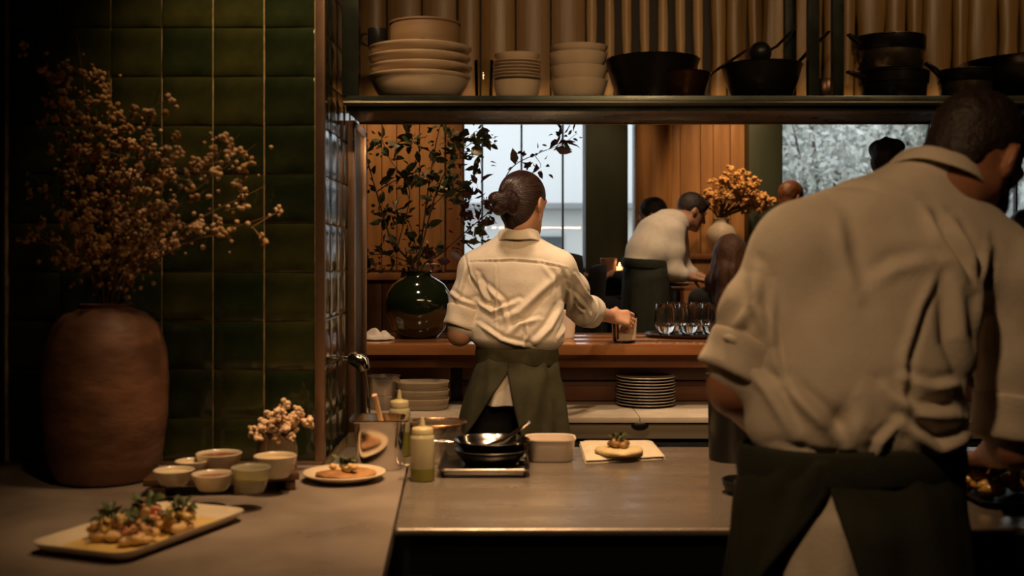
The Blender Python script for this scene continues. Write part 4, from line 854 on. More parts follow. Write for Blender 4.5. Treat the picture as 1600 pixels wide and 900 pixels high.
# ================================================================== PEOPLE: smooth solids sampled on a grid and skinned
class Solid:
    def __init__(s, lo, hi, h):
        s.lo = np.array(lo, float); s.h = h; s.n = np.ceil((np.array(hi)-s.lo)/h).astype(int)+1
        s.D = np.full(s.n, 1.0, np.float32)
    def put(s, fn, lo, hi, k=0.02, cut=False, m=0.05):
        i0 = np.clip(np.floor((np.array(lo)-m-s.lo)/s.h).astype(int), 0, s.n); i1 = np.clip(np.ceil((np.array(hi)+m-s.lo)/s.h).astype(int)+1, 0, s.n)
        if np.any(i1 <= i0): return s
        ax = [(s.lo[a]+s.h*np.arange(i0[a], i1[a])).astype(np.float32) for a in range(3)]
        d = fn(ax[0][:, None, None], ax[1][None, :, None], ax[2][None, None, :])
        sl = tuple(slice(i0[a], i1[a]) for a in range(3)); A = s.D[sl]
        if cut:
            d = -d; q = np.maximum(k-np.abs(A-d), 0)/k; s.D[sl] = np.maximum(A, d)+q*q*k*0.25
        else:
            q = np.maximum(k-np.abs(A-d), 0)/k; s.D[sl] = np.minimum(A, d)-q*q*k*0.25
        return s
    def cone(s, a, b, r1, r2, k=0.02, cut=False):
        a = np.array(a, float); b = np.array(b, float); ba = b-a; L2 = max(ba@ba, 1e-9); R_ = max(r1, r2)
        def fn(x, y, z):
            t = np.clip(((x-a[0])*ba[0]+(y-a[1])*ba[1]+(z-a[2])*ba[2])/L2, 0, 1)
            return np.sqrt((x-a[0]-t*ba[0])**2+(y-a[1]-t*ba[1])**2+(z-a[2]-t*ba[2])**2)-(r1+(r2-r1)*t)
        return s.put(fn, np.minimum(a, b)-R_, np.maximum(a, b)+R_, k, cut)
    def chain(s, pts, rad, k=0.02):
        for i in range(len(pts)-1): s.cone(pts[i], pts[i+1], rad[i], rad[i+1], k)
        return s
    def ell(s, c, r, R=None, k=0.02, cut=False):
        c = np.array(c, float); r = np.array(r, float); Rm = np.eye(3) if R is None else np.array(R); mr = r.max(); mn = r.min()
        def fn(x, y, z):
            X, Y, Z = x-c[0], y-c[1], z-c[2]
            u = [(Rm[0, i]*X+Rm[1, i]*Y+Rm[2, i]*Z)/r[i] for i in range(3)]
            v = [(Rm[0, i]*X+Rm[1, i]*Y+Rm[2, i]*Z)/r[i]**2 for i in range(3)]
            k0 = np.sqrt(u[0]**2+u[1]**2+u[2]**2); k1 = np.sqrt(v[0]**2+v[1]**2+v[2]**2)
            return k0*(k0-1)/np.maximum(k1, 1e-6)
        return s.put(fn, c-mr, c+mr, k, cut)
    def loft(s, rows, n=2.3, k=0.02):
        "rows (z, cx, cy, a, b) rising"
        T = np.array(rows, float); zz = T[:, 0]; lo = [(T[:, 1]-T[:, 3]).min(), (T[:, 2]-T[:, 4]).min(), zz[0]]; hi = [(T[:, 1]+T[:, 3]).max(), (T[:, 2]+T[:, 4]).max(), zz[-1]]
        def sm(z, col):   # smooth interpolation
            zf = np.linspace(zz[0], zz[-1], 240); v = np.interp(zf, zz, T[:, col]); ker = np.hanning(25); ker /= ker.sum()
            v = np.convolve(np.pad(v, 12, mode='edge'), ker, 'valid'); return np.interp(z, zf, v).astype(np.float32)
        def fn(x, y, z):
            a, b = sm(z, 3), sm(z, 4); e = ((np.abs(x-sm(z, 1))/a)**n+(np.abs(y-sm(z, 2))/b)**n)**(1/n)
            d = (e-1)*np.minimum(a, b); return np.maximum(d, np.maximum(z-zz[-1], zz[0]-z))
        return s.put(fn, lo, hi, k)
    def mesh(s, smooth=1):
        D = s.D; I = D < 0; h = s.h
        cells = np.zeros(np.array(D.shape)-1, np.int8)
        for dx in (0, 1):
            for dy in (0, 1):
                for dz in (0, 1): cells += I[dx:dx+cells.shape[0], dy:dy+cells.shape[1], dz:dz+cells.shape[2]]
        idx = np.argwhere((cells > 0) & (cells < 8)); ids = np.full(cells.shape, -1, np.int64); ids[tuple(idx.T)] = np.arange(len(idx))
        acc = np.zeros((len(idx), 3)); cnt = np.zeros(len(idx))
        cor = [(a, b, c) for a in (0, 1) for b in (0, 1) for c in (0, 1)]
        for p in cor:
            for a in range(3):
                if p[a]: continue
                q = list(p); q[a] = 1
                d0 = D[tuple((idx+np.array(p)).T)]; d1 = D[tuple((idx+np.array(q)).T)]; m = (d0 < 0) != (d1 < 0)
                t = np.where(m, d0/np.where(np.abs(d0-d1) < 1e-9, 1, d0-d1), 0)
                pt = np.tile(np.array(p, float), (len(idx), 1)); pt[:, a] += t
                acc[m] += pt[m]; cnt[m] += 1
        V = s.lo+(idx+acc/cnt[:, None])*h
        Q = []
        for a in range(3):
            b, c = (a+1) % 3, (a+2) % 3
            sl0 = [slice(None)]*3; sl1 = [slice(None)]*3; sl0[a] = slice(0, -1); sl1[a] = slice(1, None)
            A, B = I[tuple(sl0)], I[tuple(sl1)]; E = np.argwhere(A != B)
            ok = (E[:, b] > 0) & (E[:, c] > 0) & (E[:, b] < D.shape[b]-1) & (E[:, c] < D.shape[c]-1); E = E[ok]
            flip = B[tuple(E.T)]
            def cid(ob, oc):
                e = E.copy(); e[:, b] += ob; e[:, c] += oc; return ids[tuple(e.T)]
            q = np.stack([cid(-1, -1), cid(0, -1), cid(0, 0), cid(-1, 0)], 1); q[flip] = q[flip][:, ::-1]; Q.append(q)
        Q = np.concatenate(Q)
        for _ in range(smooth):
            S_ = np.zeros_like(V); C_ = np.zeros(len(V))
            for i in range(4):
                np.add.at(S_, Q[:, i], V[Q[:, (i+1) % 4]]); np.add.at(C_, Q[:, i], 1)
                np.add.at(S_, Q[:, (i+1) % 4], V[Q[:, i]]); np.add.at(C_, Q[:, (i+1) % 4], 1)
            V = V*0.5+0.5*S_/C_[:, None]
        return V, Q
def normals(V, Q):
    n = np.cross(V[Q[:, 2]]-V[Q[:, 0]], V[Q[:, 3]]-V[Q[:, 1]]); N = np.zeros_like(V)
    for i in range(4): np.add.at(N, Q[:, i], n)
    return N/np.maximum(np.linalg.norm(N, axis=1), 1e-9)[:, None]
def fold(V, N, lines, back=True):
    "cloth folds: ridge with a valley beside it, along lines drawn in the (x,z) plane of the body"
    d = np.zeros(len(V)); vis = np.clip((-N[:, 1]+0.25)*2, 0, 1) if back else np.ones(len(V))
    for pts, amp, w in lines:
        pts = [np.array((p[0], p[2])) for p in pts]; n = len(pts)-1
        best = np.full(len(V), 9.0); sg = np.zeros(len(V)); tt = np.zeros(len(V))
        X = V[:, [0, 2]]
        for i in range(n):
            a, b = pts[i], pts[i+1]; ab = b-a; t = np.clip(((X-a)@ab)/(ab@ab), 0, 1); p = a+t[:, None]*ab
            dist = np.linalg.norm(X-p, axis=1); s_ = np.sign(ab[0]*(X[:, 1]-a[1])-ab[1]*(X[:, 0]-a[0])); m = dist < best
            best[m] = dist[m]; sg[m] = s_[m]; tt[m] = ((i+t)/n)[m]
        e = best*sg; tp_ = np.sin(np.pi*np.clip(tt, 0.04, 0.96))**0.6
        d += amp*tp_*(np.exp(-(e/w)**2)-0.7*np.exp(-((e-1.7*w)/w)**2))*vis
    return V+N*d[:, None]
def ripple(V, amp, freq, seed):
    r = np.random.default_rng(seed); o = np.zeros(len(V))
    for k in range(10):
        q = r.normal(size=3); q = q/np.linalg.norm(q)*freq*(0.6+k*0.18); o += np.sin(V@q+r.random()*6+1.3*np.sin(V@(r.normal(size=3)*freq*0.4)))/(1+0.2*k)
    return o*amp/3
def skinned(name, V, Q, m, parent=None, base=(0, 0, 0)):
    b = np.array(base); me = mesh_of(name, [], [], m, 0); me.vertices.add(len(V)); me.vertices.foreach_set('co', (V-b).astype(np.float32).ravel())
    me.loops.add(len(Q)*4); me.loops.foreach_set('vertex_index', Q.astype(np.int32).ravel())
    me.polygons.add(len(Q)); me.polygons.foreach_set('loop_start', np.arange(0, len(Q)*4, 4, dtype=np.int32))
    me.polygons.foreach_set('use_smooth', np.ones(len(Q), bool)); me.update(calc_edges=True); me.validate()
    return link(name, me, parent, (0, 0, 0) if parent is not None else base)
def face_R(yaw, pitch, roll=0):
    y, p = math.radians(yaw), math.radians(pitch)
    f = Vector((math.sin(y)*math.cos(p), math.cos(y)*math.cos(p), -math.sin(p))); r = Vector((math.cos(y), -math.sin(y), 0)); u = r.cross(f)
    M_ = Matrix((r, f, u)).transposed()
    return M_ @ Matrix.Rotation(math.radians(roll), 3, 'Y')
def head_into(s, C, R, neck, sc_=1.0, nr=0.052, ears=True):
    T = lambda x, y, z: C+R @ Vector((x*sc_, y*sc_, z*sc_)); q = sc_
    s.ell(T(0, -.012, .028), (.073*q, .093*q, .086*q), R, .02)
    s.ell(T(0, .022, -.035), (.056*q, .064*q, .080*q), R, .03)
    s.cone(T(-.048, .0, -.055), T(-.012, .068, -.094), .022*q, .019*q, .02); s.cone(T(.048, .0, -.055), T(.012, .068, -.094), .022*q, .019*q, .02)
    s.cone(T(-.036, .074, .020), T(.036, .074, .020), .014*q, .014*q, .012)
    s.ell(T(-.030, .094, .000), (.014*q, .012*q, .010*q), R, .01, True); s.ell(T(.030, .094, .000), (.014*q, .012*q, .010*q), R, .01, True)
    s.ell(T(-.030, .074, .000), (.013*q,)*3, R, .003); s.ell(T(.030, .074, .000), (.013*q,)*3, R, .003)
    s.cone(T(0, .086, .008), T(0, .108, -.030), .008*q, .012*q, .010); s.cone(T(-.012, .090, -.034), T(.012, .090, -.034), .009*q, .009*q, .01)
    s.cone(T(-.018, .080, -.058), T(.018, .080, -.058), .008*q, .008*q, .006); s.cone(T(-.015, .079, -.070), T(.015, .079, -.070), .0085*q, .0085*q, .006)
    for e in (-1, 1):
        if not ears: break
        RE = R @ Matrix.Rotation(e*0.35, 3, 'Z')
        s.ell(T(e*.078, -.008, -.004), (.009*q, .020*q, .031*q), RE, .006); s.ell(T(e*.087, -.003, .002), (.007*q, .010*q, .017*q), RE, .004, True)
    s.chain([T(0, -.020, -.03), T(0, -.028, -.085), neck], [nr*1.02, nr, nr*1.12], .03)
def hand_into(s, W, u, n, side, curl=22, sc_=1.0, spread=1.0):
    "palm and five fingers; u finger direction, n the way the palm looks, side +1/-1 where the thumb leaves"
    u = Vector(u).normalized(); n = Vector(n); n = (n-u*n.dot(u)).normalized(); t = u.cross(n)*side; q = sc_
    kn = []
    for i, (off, ln) in enumerate(((.030, .086), (.010, .090), (-.010, .086), (-.029, .078))):
        k = W+u*ln*q+t*off*q-n*(.004*abs(i-1.2))*q; kn.append(k); s.cone(W+u*.012*q+t*off*.55*q, k, .0145*q, .0118*q, .014)
    L = ((.043, .026, .020), (.047, .030, .021), (.044, .028, .021), (.034, .021, .018))
    for i, k in enumerate(kn):
        p = k; a = math.radians(curl*(.8+.12*i)); du = (u+t*(1.2-i)*.07*spread).normalized()
        for j, l in enumerate(L[i]):
            ang = a*(j+.8); dr = du*math.cos(ang)+n*math.sin(ang); e = p+dr*l*q
            s.cone(p, e, (.0098-.0012*j)*q, (.0088-.0012*j)*q, .004); p = e
    b = W+u*.022*q+t*.024*q; m1 = b+(u*.55+t*.65+n*.45).normalized()*.040*q; m2 = m1+(u*.75+t*.15+n*.6).normalized()*.031*q; m3 = m2+(u*.8-t*.15+n*.55).normalized()*.025*q
    s.cone(W+u*.01*q+t*.01*q, b, .015*q, .0145*q, .012); s.cone(b, m1, .0145*q, .0115*q, .010); s.cone(m1, m2, .0108*q, .0098*q, .005); s.cone(m2, m3, .0095*q, .0075*q, .004)
def cuff(parent, base, a, b, r, h, m, t=.005, ry=1.0):
    "rolled band round a sleeve, from a towards b"
    a, b = Vector(a), Vector(b); ax = (b-a).normalized(); e1 = ax.cross(Vector((0, 1, 0.2))).normalized(); e2 = ax.cross(e1)
    prof = [(-.008, -h*.10), (0, -h*.04), (t*.9, 0), (t, h*.1), (t*.7, h*.5), (t*1.05, h*.92), (t*.6, h), (-.002, h*.98), (-.009, h*.80), (-.018, h*.3)]
    def fn(u_, v):
        k = v*(len(prof)-1); i = min(int(k), len(prof)-2); f_ = k-i; o_ = prof[i][0]*(1-f_)+prof[i+1][0]*f_; z = prof[i][1]*(1-f_)+prof[i+1][1]*f_
        w = 2*PI*u_; rr_ = r+o_+.0022*math.sin(3*w+1)+.0016*math.sin(5*w+z*60); return a+ax*(z+.004*math.sin(2*w))+e1*math.cos(w)*rr_+e2*math.sin(w)*rr_*ry
    g = G().grid(fn, 40, 28, True); return obj('cuff', G().add([Vector(v)-Vector(base) for v in g.v], g.f), m, parent, smooth=180)
def collar(parent, base, C, rx, ry, h, m, tilt=(0, 0), fall=.014, t=.003):
    prof = [(0, 0), (.001, h*.5), (.003, h*.95), (.0075, h*1.04), (.012, h*.95), (.014+fall*.4, h*.5), (.014+fall, -h*.10), (.012+fall, -h*.13), (.011+fall*.4, h*.4), (.008, h*.2)]
    R = Matrix.Rotation(tilt[0], 3, 'X') @ Matrix.Rotation(tilt[1], 3, 'Y')
    def fn(u, v):
        k = v*(len(prof)-1); i = min(int(k), len(prof)-2); f_ = k-i; o_ = prof[i][0]*(1-f_)+prof[i+1][0]*f_; z = prof[i][1]*(1-f_)+prof[i+1][1]*f_
        w = -PI/2+(u-.5)*2*PI*.93; fr_ = max(0, math.sin(w)); z2 = z-.030*fr_
        return Vector(C)+R @ Vector(((rx+o_)*math.cos(w), (ry+o_)*math.sin(w), z2+.0015*math.sin(5*w)))-Vector(base)
    return obj('collar', G().grid(fn, 56, 24), m, parent, smooth=180)
def apron(parent, base, C, rows, gap, m, name='apron', folds=None, n=90, thick=.003, seed=0):
    "wrap skirt open at the back; rows (z,a,b,dx) from the waist down; gap(z)->(left,right) angles of the opening in radians either side of the back"
    r = random.Random(seed); ph = [r.random()*6 for _ in range(6)]; zs = [q[0] for q in rows]
    def it(z, c): return float(np.interp(-z, [-q for q in zs], [q[c] for q in rows]))
    def fn(u, v):
        z = zs[0]+(zs[-1]-zs[0])*v; l, rg = gap(z); w = -PI/2+rg+u*(2*PI-l-rg)
        k = v*1.0; wv = k*(.010*math.sin(6*w+ph[0])+.007*math.sin(11*w+ph[1]+v*2)+.004*math.sin(19*w+ph[2]))
        wv += .004*math.sin(v*26+3*w+ph[3])*max(0, 1-v*3)
        if folds: wv += folds(w, v)
        return Vector((C[0]+it(z, 3)+(it(z, 1)+wv)*math.cos(w), C[1]+(it(z, 2)+wv)*math.sin(w), z))-Vector(base)
    o = obj(name, G().grid(fn, n, 44), m, parent, smooth=180); sd = o.modifiers.new('thick', 'SOLIDIFY'); sd.thickness = thick; sd.offset = 1; return o
def band(parent, base, C, a, b, z0, z1, m, name, tilt=0.0, bulge=.003):
    def fn(u, v):
        w = 2*PI*u; vv = v*1.0; o_ = bulge*math.sin(PI*min(1, vv))
        return Vector((C[0]+(a+o_)*math.cos(w), C[1]+(b+o_)*math.sin(w), z0+(z1-z0)*vv+tilt*math.cos(w)+.0015*math.sin(4*w)))-Vector(base)
    g = G().grid(fn, 64, 8, True); o = obj(name, g, m, parent, smooth=180); sd = o.modifiers.new('thick', 'SOLIDIFY'); sd.thickness = .006; sd.offset = 0; return o
def hair_mat(name, c1, c2, axis_scale=90):
    if name in MATS: return MATS[name]
    m = mat(name, c1, 0.30, spec=0.5); nt = m.node_tree; N = nt.nodes; L = nt.links
    at = N.new('ShaderNodeAttribute'); at.attribute_name = 'strand'; n = N.new('ShaderNodeTexNoise'); n.inputs['Scale'].default_value = 1.0; n.inputs['Detail'].default_value = 3
    mp = N.new('ShaderNodeMapping'); mp.inputs['Scale'].default_value = (axis_scale, 6, 6); L.new(at.outputs['Vector'], mp.inputs['Vector']); L.new(mp.outputs[0], n.inputs['Vector'])
    r = N.new('ShaderNodeValToRGB'); r.color_ramp.elements[0].color = (*c1, 1); r.color_ramp.elements[1].color = (*c2, 1); r.color_ramp.elements[0].position = .35; r.color_ramp.elements[1].position = .7
    L.new(n.outputs['Fac'], r.inputs['Fac']); L.new(r.outputs['Color'], N['Principled BSDF'].inputs['Base Color'])
    b = N.new('ShaderNodeBump'); b.inputs['Strength'].default_value = 1.0; b.inputs['Distance'].default_value = .004; L.new(n.outputs['Fac'], b.inputs['Height']); L.new(b.outputs[0], N['Principled BSDF'].inputs['Normal'])
    return m
def strand_attr(o, C, axis, base):
    "strands run towards a pole: first coordinate is the angle about the axis"
    me = o.data; n = len(me.vertices); co = np.zeros(n*3, np.float32); me.vertices.foreach_get('co', co); co = co.reshape(-1, 3)+np.array(base)-np.array(C)
    ax = np.array(Vector(axis).normalized()); e1 = np.cross(ax, (0.31, 0.2, 0.93)); e1 /= np.linalg.norm(e1); e2 = np.cross(ax, e1)
    h_ = co@ax; a = np.arctan2(co@e2, co@e1); A = me.attributes.new('strand', 'FLOAT_VECTOR', 'POINT')
    # cos/sin keep the seam closed: angle folded twice
    A.data.foreach_set('vector', np.stack([np.abs(a)/3.1416, h_*4, np.sign(a)*0+np.linalg.norm(co, axis=1)*2], 1).astype(np.float32).ravel())
V3 = lambda *a: Vector(a)
# ------------------------------------------------------------------ the cook at the bar (back to us, reaching for a glass)
def cook():
    X0, Y0 = 0.018, 4.145; base = (X0, Y0, 0)
    R = face_R(36, 6); HC = P(819, 319, 4.15)
    neckb = V3(X0+.004, Y0-.005, 1.425)
    SL, EL = P(741, 414, 4.14), P(718, 522, 4.12); WL = P(770, 505, 4.36)
    SR, ER, WR = P(877, 415, 4.14), P(910, 484, 4.32), P(953, 494, 4.575)
    s = Solid((-.36, 3.95, -.02), (.60, 4.80, 1.73), .0055)
    s.loft([(.93, X0, Y0, .125, .080), (1.02, X0, Y0, .115, .078), (1.20, X0, Y0, .135, .085), (1.33, X0, Y0, .15, .08), (1.40, X0, Y0, .11, .06), (1.43, X0, Y0, .06, .05)], 2.2)
    s.chain([V3(X0-.08, Y0, .95), V3(X0-.085, Y0+.01, .50), V3(X0-.085, Y0-.01, .09)], [.058, .055, .04], .03); s.chain([V3(X0+.08, Y0, .95), V3(X0+.085, Y0+.01, .50), V3(X0+.085, Y0-.01, .09)], [.058, .055, .04], .03)
    head_into(s, HC, R, neckb, .98, .043)
    s.chain([SL, EL, WL], [.045, .041, .026], .02); s.chain([SR, ER, WR], [.045, .040, .025], .02)
    hand_into(s, WR, (.72, .28, -.12), (.12, .86, -.50), 1, 40, .92); hand_into(s, WL, (.75, .62, -.2), (.5, -.2, -.8), -1, 25, .9)
    V, Q = s.mesh(1); body = skinned('person', V, Q, skin_m, None, base)
    tag(body, 'cook in a cream shirt and olive apron reaching for a glass at the bar', 'person')
    # shirt
    s = Solid((-.33, 3.94, 1.0), (.45, 4.50, 1.47), .0045)
    s.loft([(1.028, X0+.008, Y0, .120, .085), (1.045, X0+.008, Y0-.004, .150, .108), (1.075, X0+.004, Y0-.012, .170, .128), (1.12, X0+.002, Y0-.010, .170, .126), (1.20, X0+.006, Y0, .163, .118), (1.29, X0+.004, Y0, .172, .114), (1.345, X0, Y0, .178, .104), (1.385, X0, Y0, .150, .088), (1.412, X0+.002, Y0, .095, .070), (1.445, X0+.004, Y0, .058, .056)], 2.25, .03)
    s.cone(V3(X0-.05, Y0, 1.405), SL+V3(.0, 0, -.005), .05, .054, .04); s.cone(V3(X0+.05, Y0, 1.405), SR+V3(0, 0, -.005), .05, .054, .04)
    CL = SL.lerp(EL, .86); CRa = ER.lerp(WR, .30)
    s.chain([SL+V3(.01, 0, -.01), SL.lerp(EL, .5)+V3(-.008, 0, 0), CL], [.056, .051, .054], .03)
    s.chain([SR+V3(-.01, 0, -.01), SR.lerp(ER, .5)+V3(.006, 0, -.004), ER, CRa], [.056, .053, .053, .051], .03)
    V, Q = s.mesh(2); N = normals(V, Q)
    p = lambda a, b: P(680+a*.3445, 250+b*.3445, 4.05)
    lines = [([p(150, 462), p(350, 456), p(480, 466), p(600, 492)], -.0045, .005), ([p(272, 478), p(276, 620), p(272, 800)], .0035, .006),
             ([p(190, 520), p(215, 590), p(235, 640)], .008, .012), ([p(185, 640), p(260, 690), p(380, 640)], .009, .014), ([p(560, 520), p(470, 600), p(380, 690), p(300, 720)], .008, .022),
             ([p(600, 560), p(625, 640), p(615, 760)], .009, .014), ([p(575, 500), p(610, 590), p(600, 700)], -.006, .012), ([p(210, 560), p(300, 640), p(330, 760)], .006, .014), ([p(480, 470), p(530, 540), p(540, 640)], .005, .015),
             ([p(200, 745), p(300, 810), p(430, 845)], .008, .012), ([p(330, 790), p(380, 740), p(470, 720)], .007, .014), ([p(450, 830), p(520, 760), p(580, 660)], .008, .018), ([p(560, 810), p(590, 770), p(610, 720)], .006, .010), ([p(400, 840), p(420, 790), p(410, 730)], .006, .010),
             ([p(140, 470), p(120, 570), p(90, 660)], .006, .012), ([p(60, 600), p(120, 640), p(180, 660)], .006, .012), ([p(640, 520), p(690, 600), p(740, 650)], .006, .010), ([p(620, 600), p(680, 660), p(720, 720)], .006, .012), ([p(640, 660), p(690, 700), p(700, 740)], .006, .009), ([p(130, 430), p(150, 520), p(195, 590)], -.005, .008)]
    lines = [(a_, b_*1.7, c_*.62) for a_, b_, c_ in lines]; V = fold(V, N, lines); V += N*ripple(V, .0026, 28, 4)[:, None]
    sh_ = skinned('shirt', V, Q, cotton_m, body, base)
    collar(sh_, base, V3(X0+.006, Y0-.002, 1.436), .060, .060, .036, cotton_m, (-.10, 0), .010)
    cuff(sh_, base, SL.lerp(EL, .62), EL, .061, .072, cotton_m, .006); cuff(sh_, base, ER.lerp(WR, .03), WR, .057, .078, cotton_m, .006)
    # shirt tail and trousers
    apron(body, base, (X0, Y0), [(1.03, .130, .100, 0), (.92, .160, .124, 0), (.848, .170, .132, 0)], lambda z: (2*PI-.13*PI, -.30*PI), cotton_m, 'shirt_tail', None, 40, .002, 3)
    s = Solid((-.3, 3.9, .04), (.35, 4.4, 1.06), .009)
    s.loft([(.84, X0, Y0, .155, .114), (.92, X0, Y0, .150, .112), (1.0, X0, Y0, .130, .098), (1.05, X0, Y0, .122, .088)], 2.2)
    s.chain([V3(X0-.085, Y0, .88), V3(X0-.09, Y0+.01, .5), V3(X0-.09, Y0-.005, .08)], [.092, .072, .058], .02); s.chain([V3(X0+.085, Y0, .88), V3(X0+.09, Y0+.01, .5), V3(X0+.09, Y0-.005, .08)], [.092, .072, .058], .02)
    V, Q = s.mesh(1); skinned('trousers', V, Q, blackcloth_m, body, base)
    for e in (-1, 1):
        s = Solid((X0+e*.09-.07, Y0-.13, -.01), (X0+e*.09+.07, Y0+.22, .13), .008); s.ell((X0+e*.09, Y0+.04, .035), (.045, .125, .034)); s.cone((X0+e*.09, Y0-.01, .04), (X0+e*.09, Y0-.01, .09), .042, .05)
        V, Q = s.mesh(1); V[:, 2] = np.maximum(V[:, 2], 0); skinned('shoe', V, Q, blackplastic_m, body, base)
    # apron with waistband: opening starts below the band, left of centre
    xa = P(808, 580, 4.0).x
    def gap(z):
        k = max(0, (.975-z)); k = max(0, .968-z); return (min(.2+3.2*k, 1.1)+.004, min(-.2+1.53*k, .35)) if k > 0 else (.2, -.2)
    def fl(w, v):
        b_ = (w+PI/2+PI) % (2*PI)-PI   # angle from the back
        return .006*math.exp(-((b_-.75+v*.9)/.10)**2)-.005*math.exp(-((b_-.95+v*.7)/.10)**2)+.006*math.exp(-((b_+.75-v*.8)/.12)**2)+.008*math.exp(-((b_-1.15)/.10)**2)*min(1, v*3)
    apron(body, base, (X0, Y0-.004), [(1.035, .143, .112, 0), (.98, .154, .125, -.002), (.90, .176, .142, -.006), (.82, .193, .150, -.010), (.74, .205, .158, -.014), (.55, .225, .165, -.016)], gap, olive_m, 'apron', fl, 110, .003, 5)
    band(body, base, (X0, Y0-.004), .146, .116, .985, 1.050, olive_m, 'waistband', -.002, .004)
    # hair: sleek cap gathered into a bun
    s = Solid(np.array(HC)-.17, np.array(HC)+.17, .004); T = lambda x, y, z: HC+R @ Vector((x, y, z))*.98
    s.ell(T(0, -.017, .030), (.081, .098, .092), R, .02); s.ell(T(0, -.055, -.03), (.058, .045, .055), R, .03); s.cone(T(0, -.05, -.02), T(0, -.040, -.105), .044, .034, .03)
    s.ell(T(0, .075, -.045), (.075, .075, .085), R, .02, True); s.ell(T(.082, .022, -.03), (.03, .045, .055), R, .015, True); s.ell(T(-.082, .022, -.03), (.03, .045, .055), R, .015, True)
    V, Q = s.mesh(1); hr = skinned('hair', V, Q, hair_mat('hair_dark_brown', (.012, .006, .005), (.050, .022, .014)), body, base); BA = T(-.005, -.13, .0); strand_attr(hr, HC, BA-HC, base)
    BC = P(796, 314, 4.015)
    s = Solid(np.array(BC)-.10, np.array(BC)+.10, .003)
    for k in range(7):
        a = k*.9; s.cone(BC+V3(.020*math.cos(a)-.006, -.004*math.sin(k), .020*math.sin(a)), BC+V3(.024*math.cos(a+.9)-.006, -.012, .024*math.sin(a+.9)), .017, .016, .006)
    s.ell(BC+V3(-.044, .0, .008), (.032, .028, .026), None, .008); s.ell(BC+V3(-.036, .0, -.026), (.026, .024, .026), None, .006); s.ell(BC+V3(.012, -.006, -.026), (.020, .022, .026), None, .006); s.cone(BC, BC+V3(.006, .05, 0), .03, .035, .02)
    V, Q = s.mesh(1); bn_ = skinned('bun', V, Q, MATS['hair_dark_brown'], hr, (0, 0, 0)); bn_.location = V3(0, 0, 0)-V3(*base); strand_attr(bn_, BC, (.1, -1, .2), (0, 0, 0))
    return body
cook()
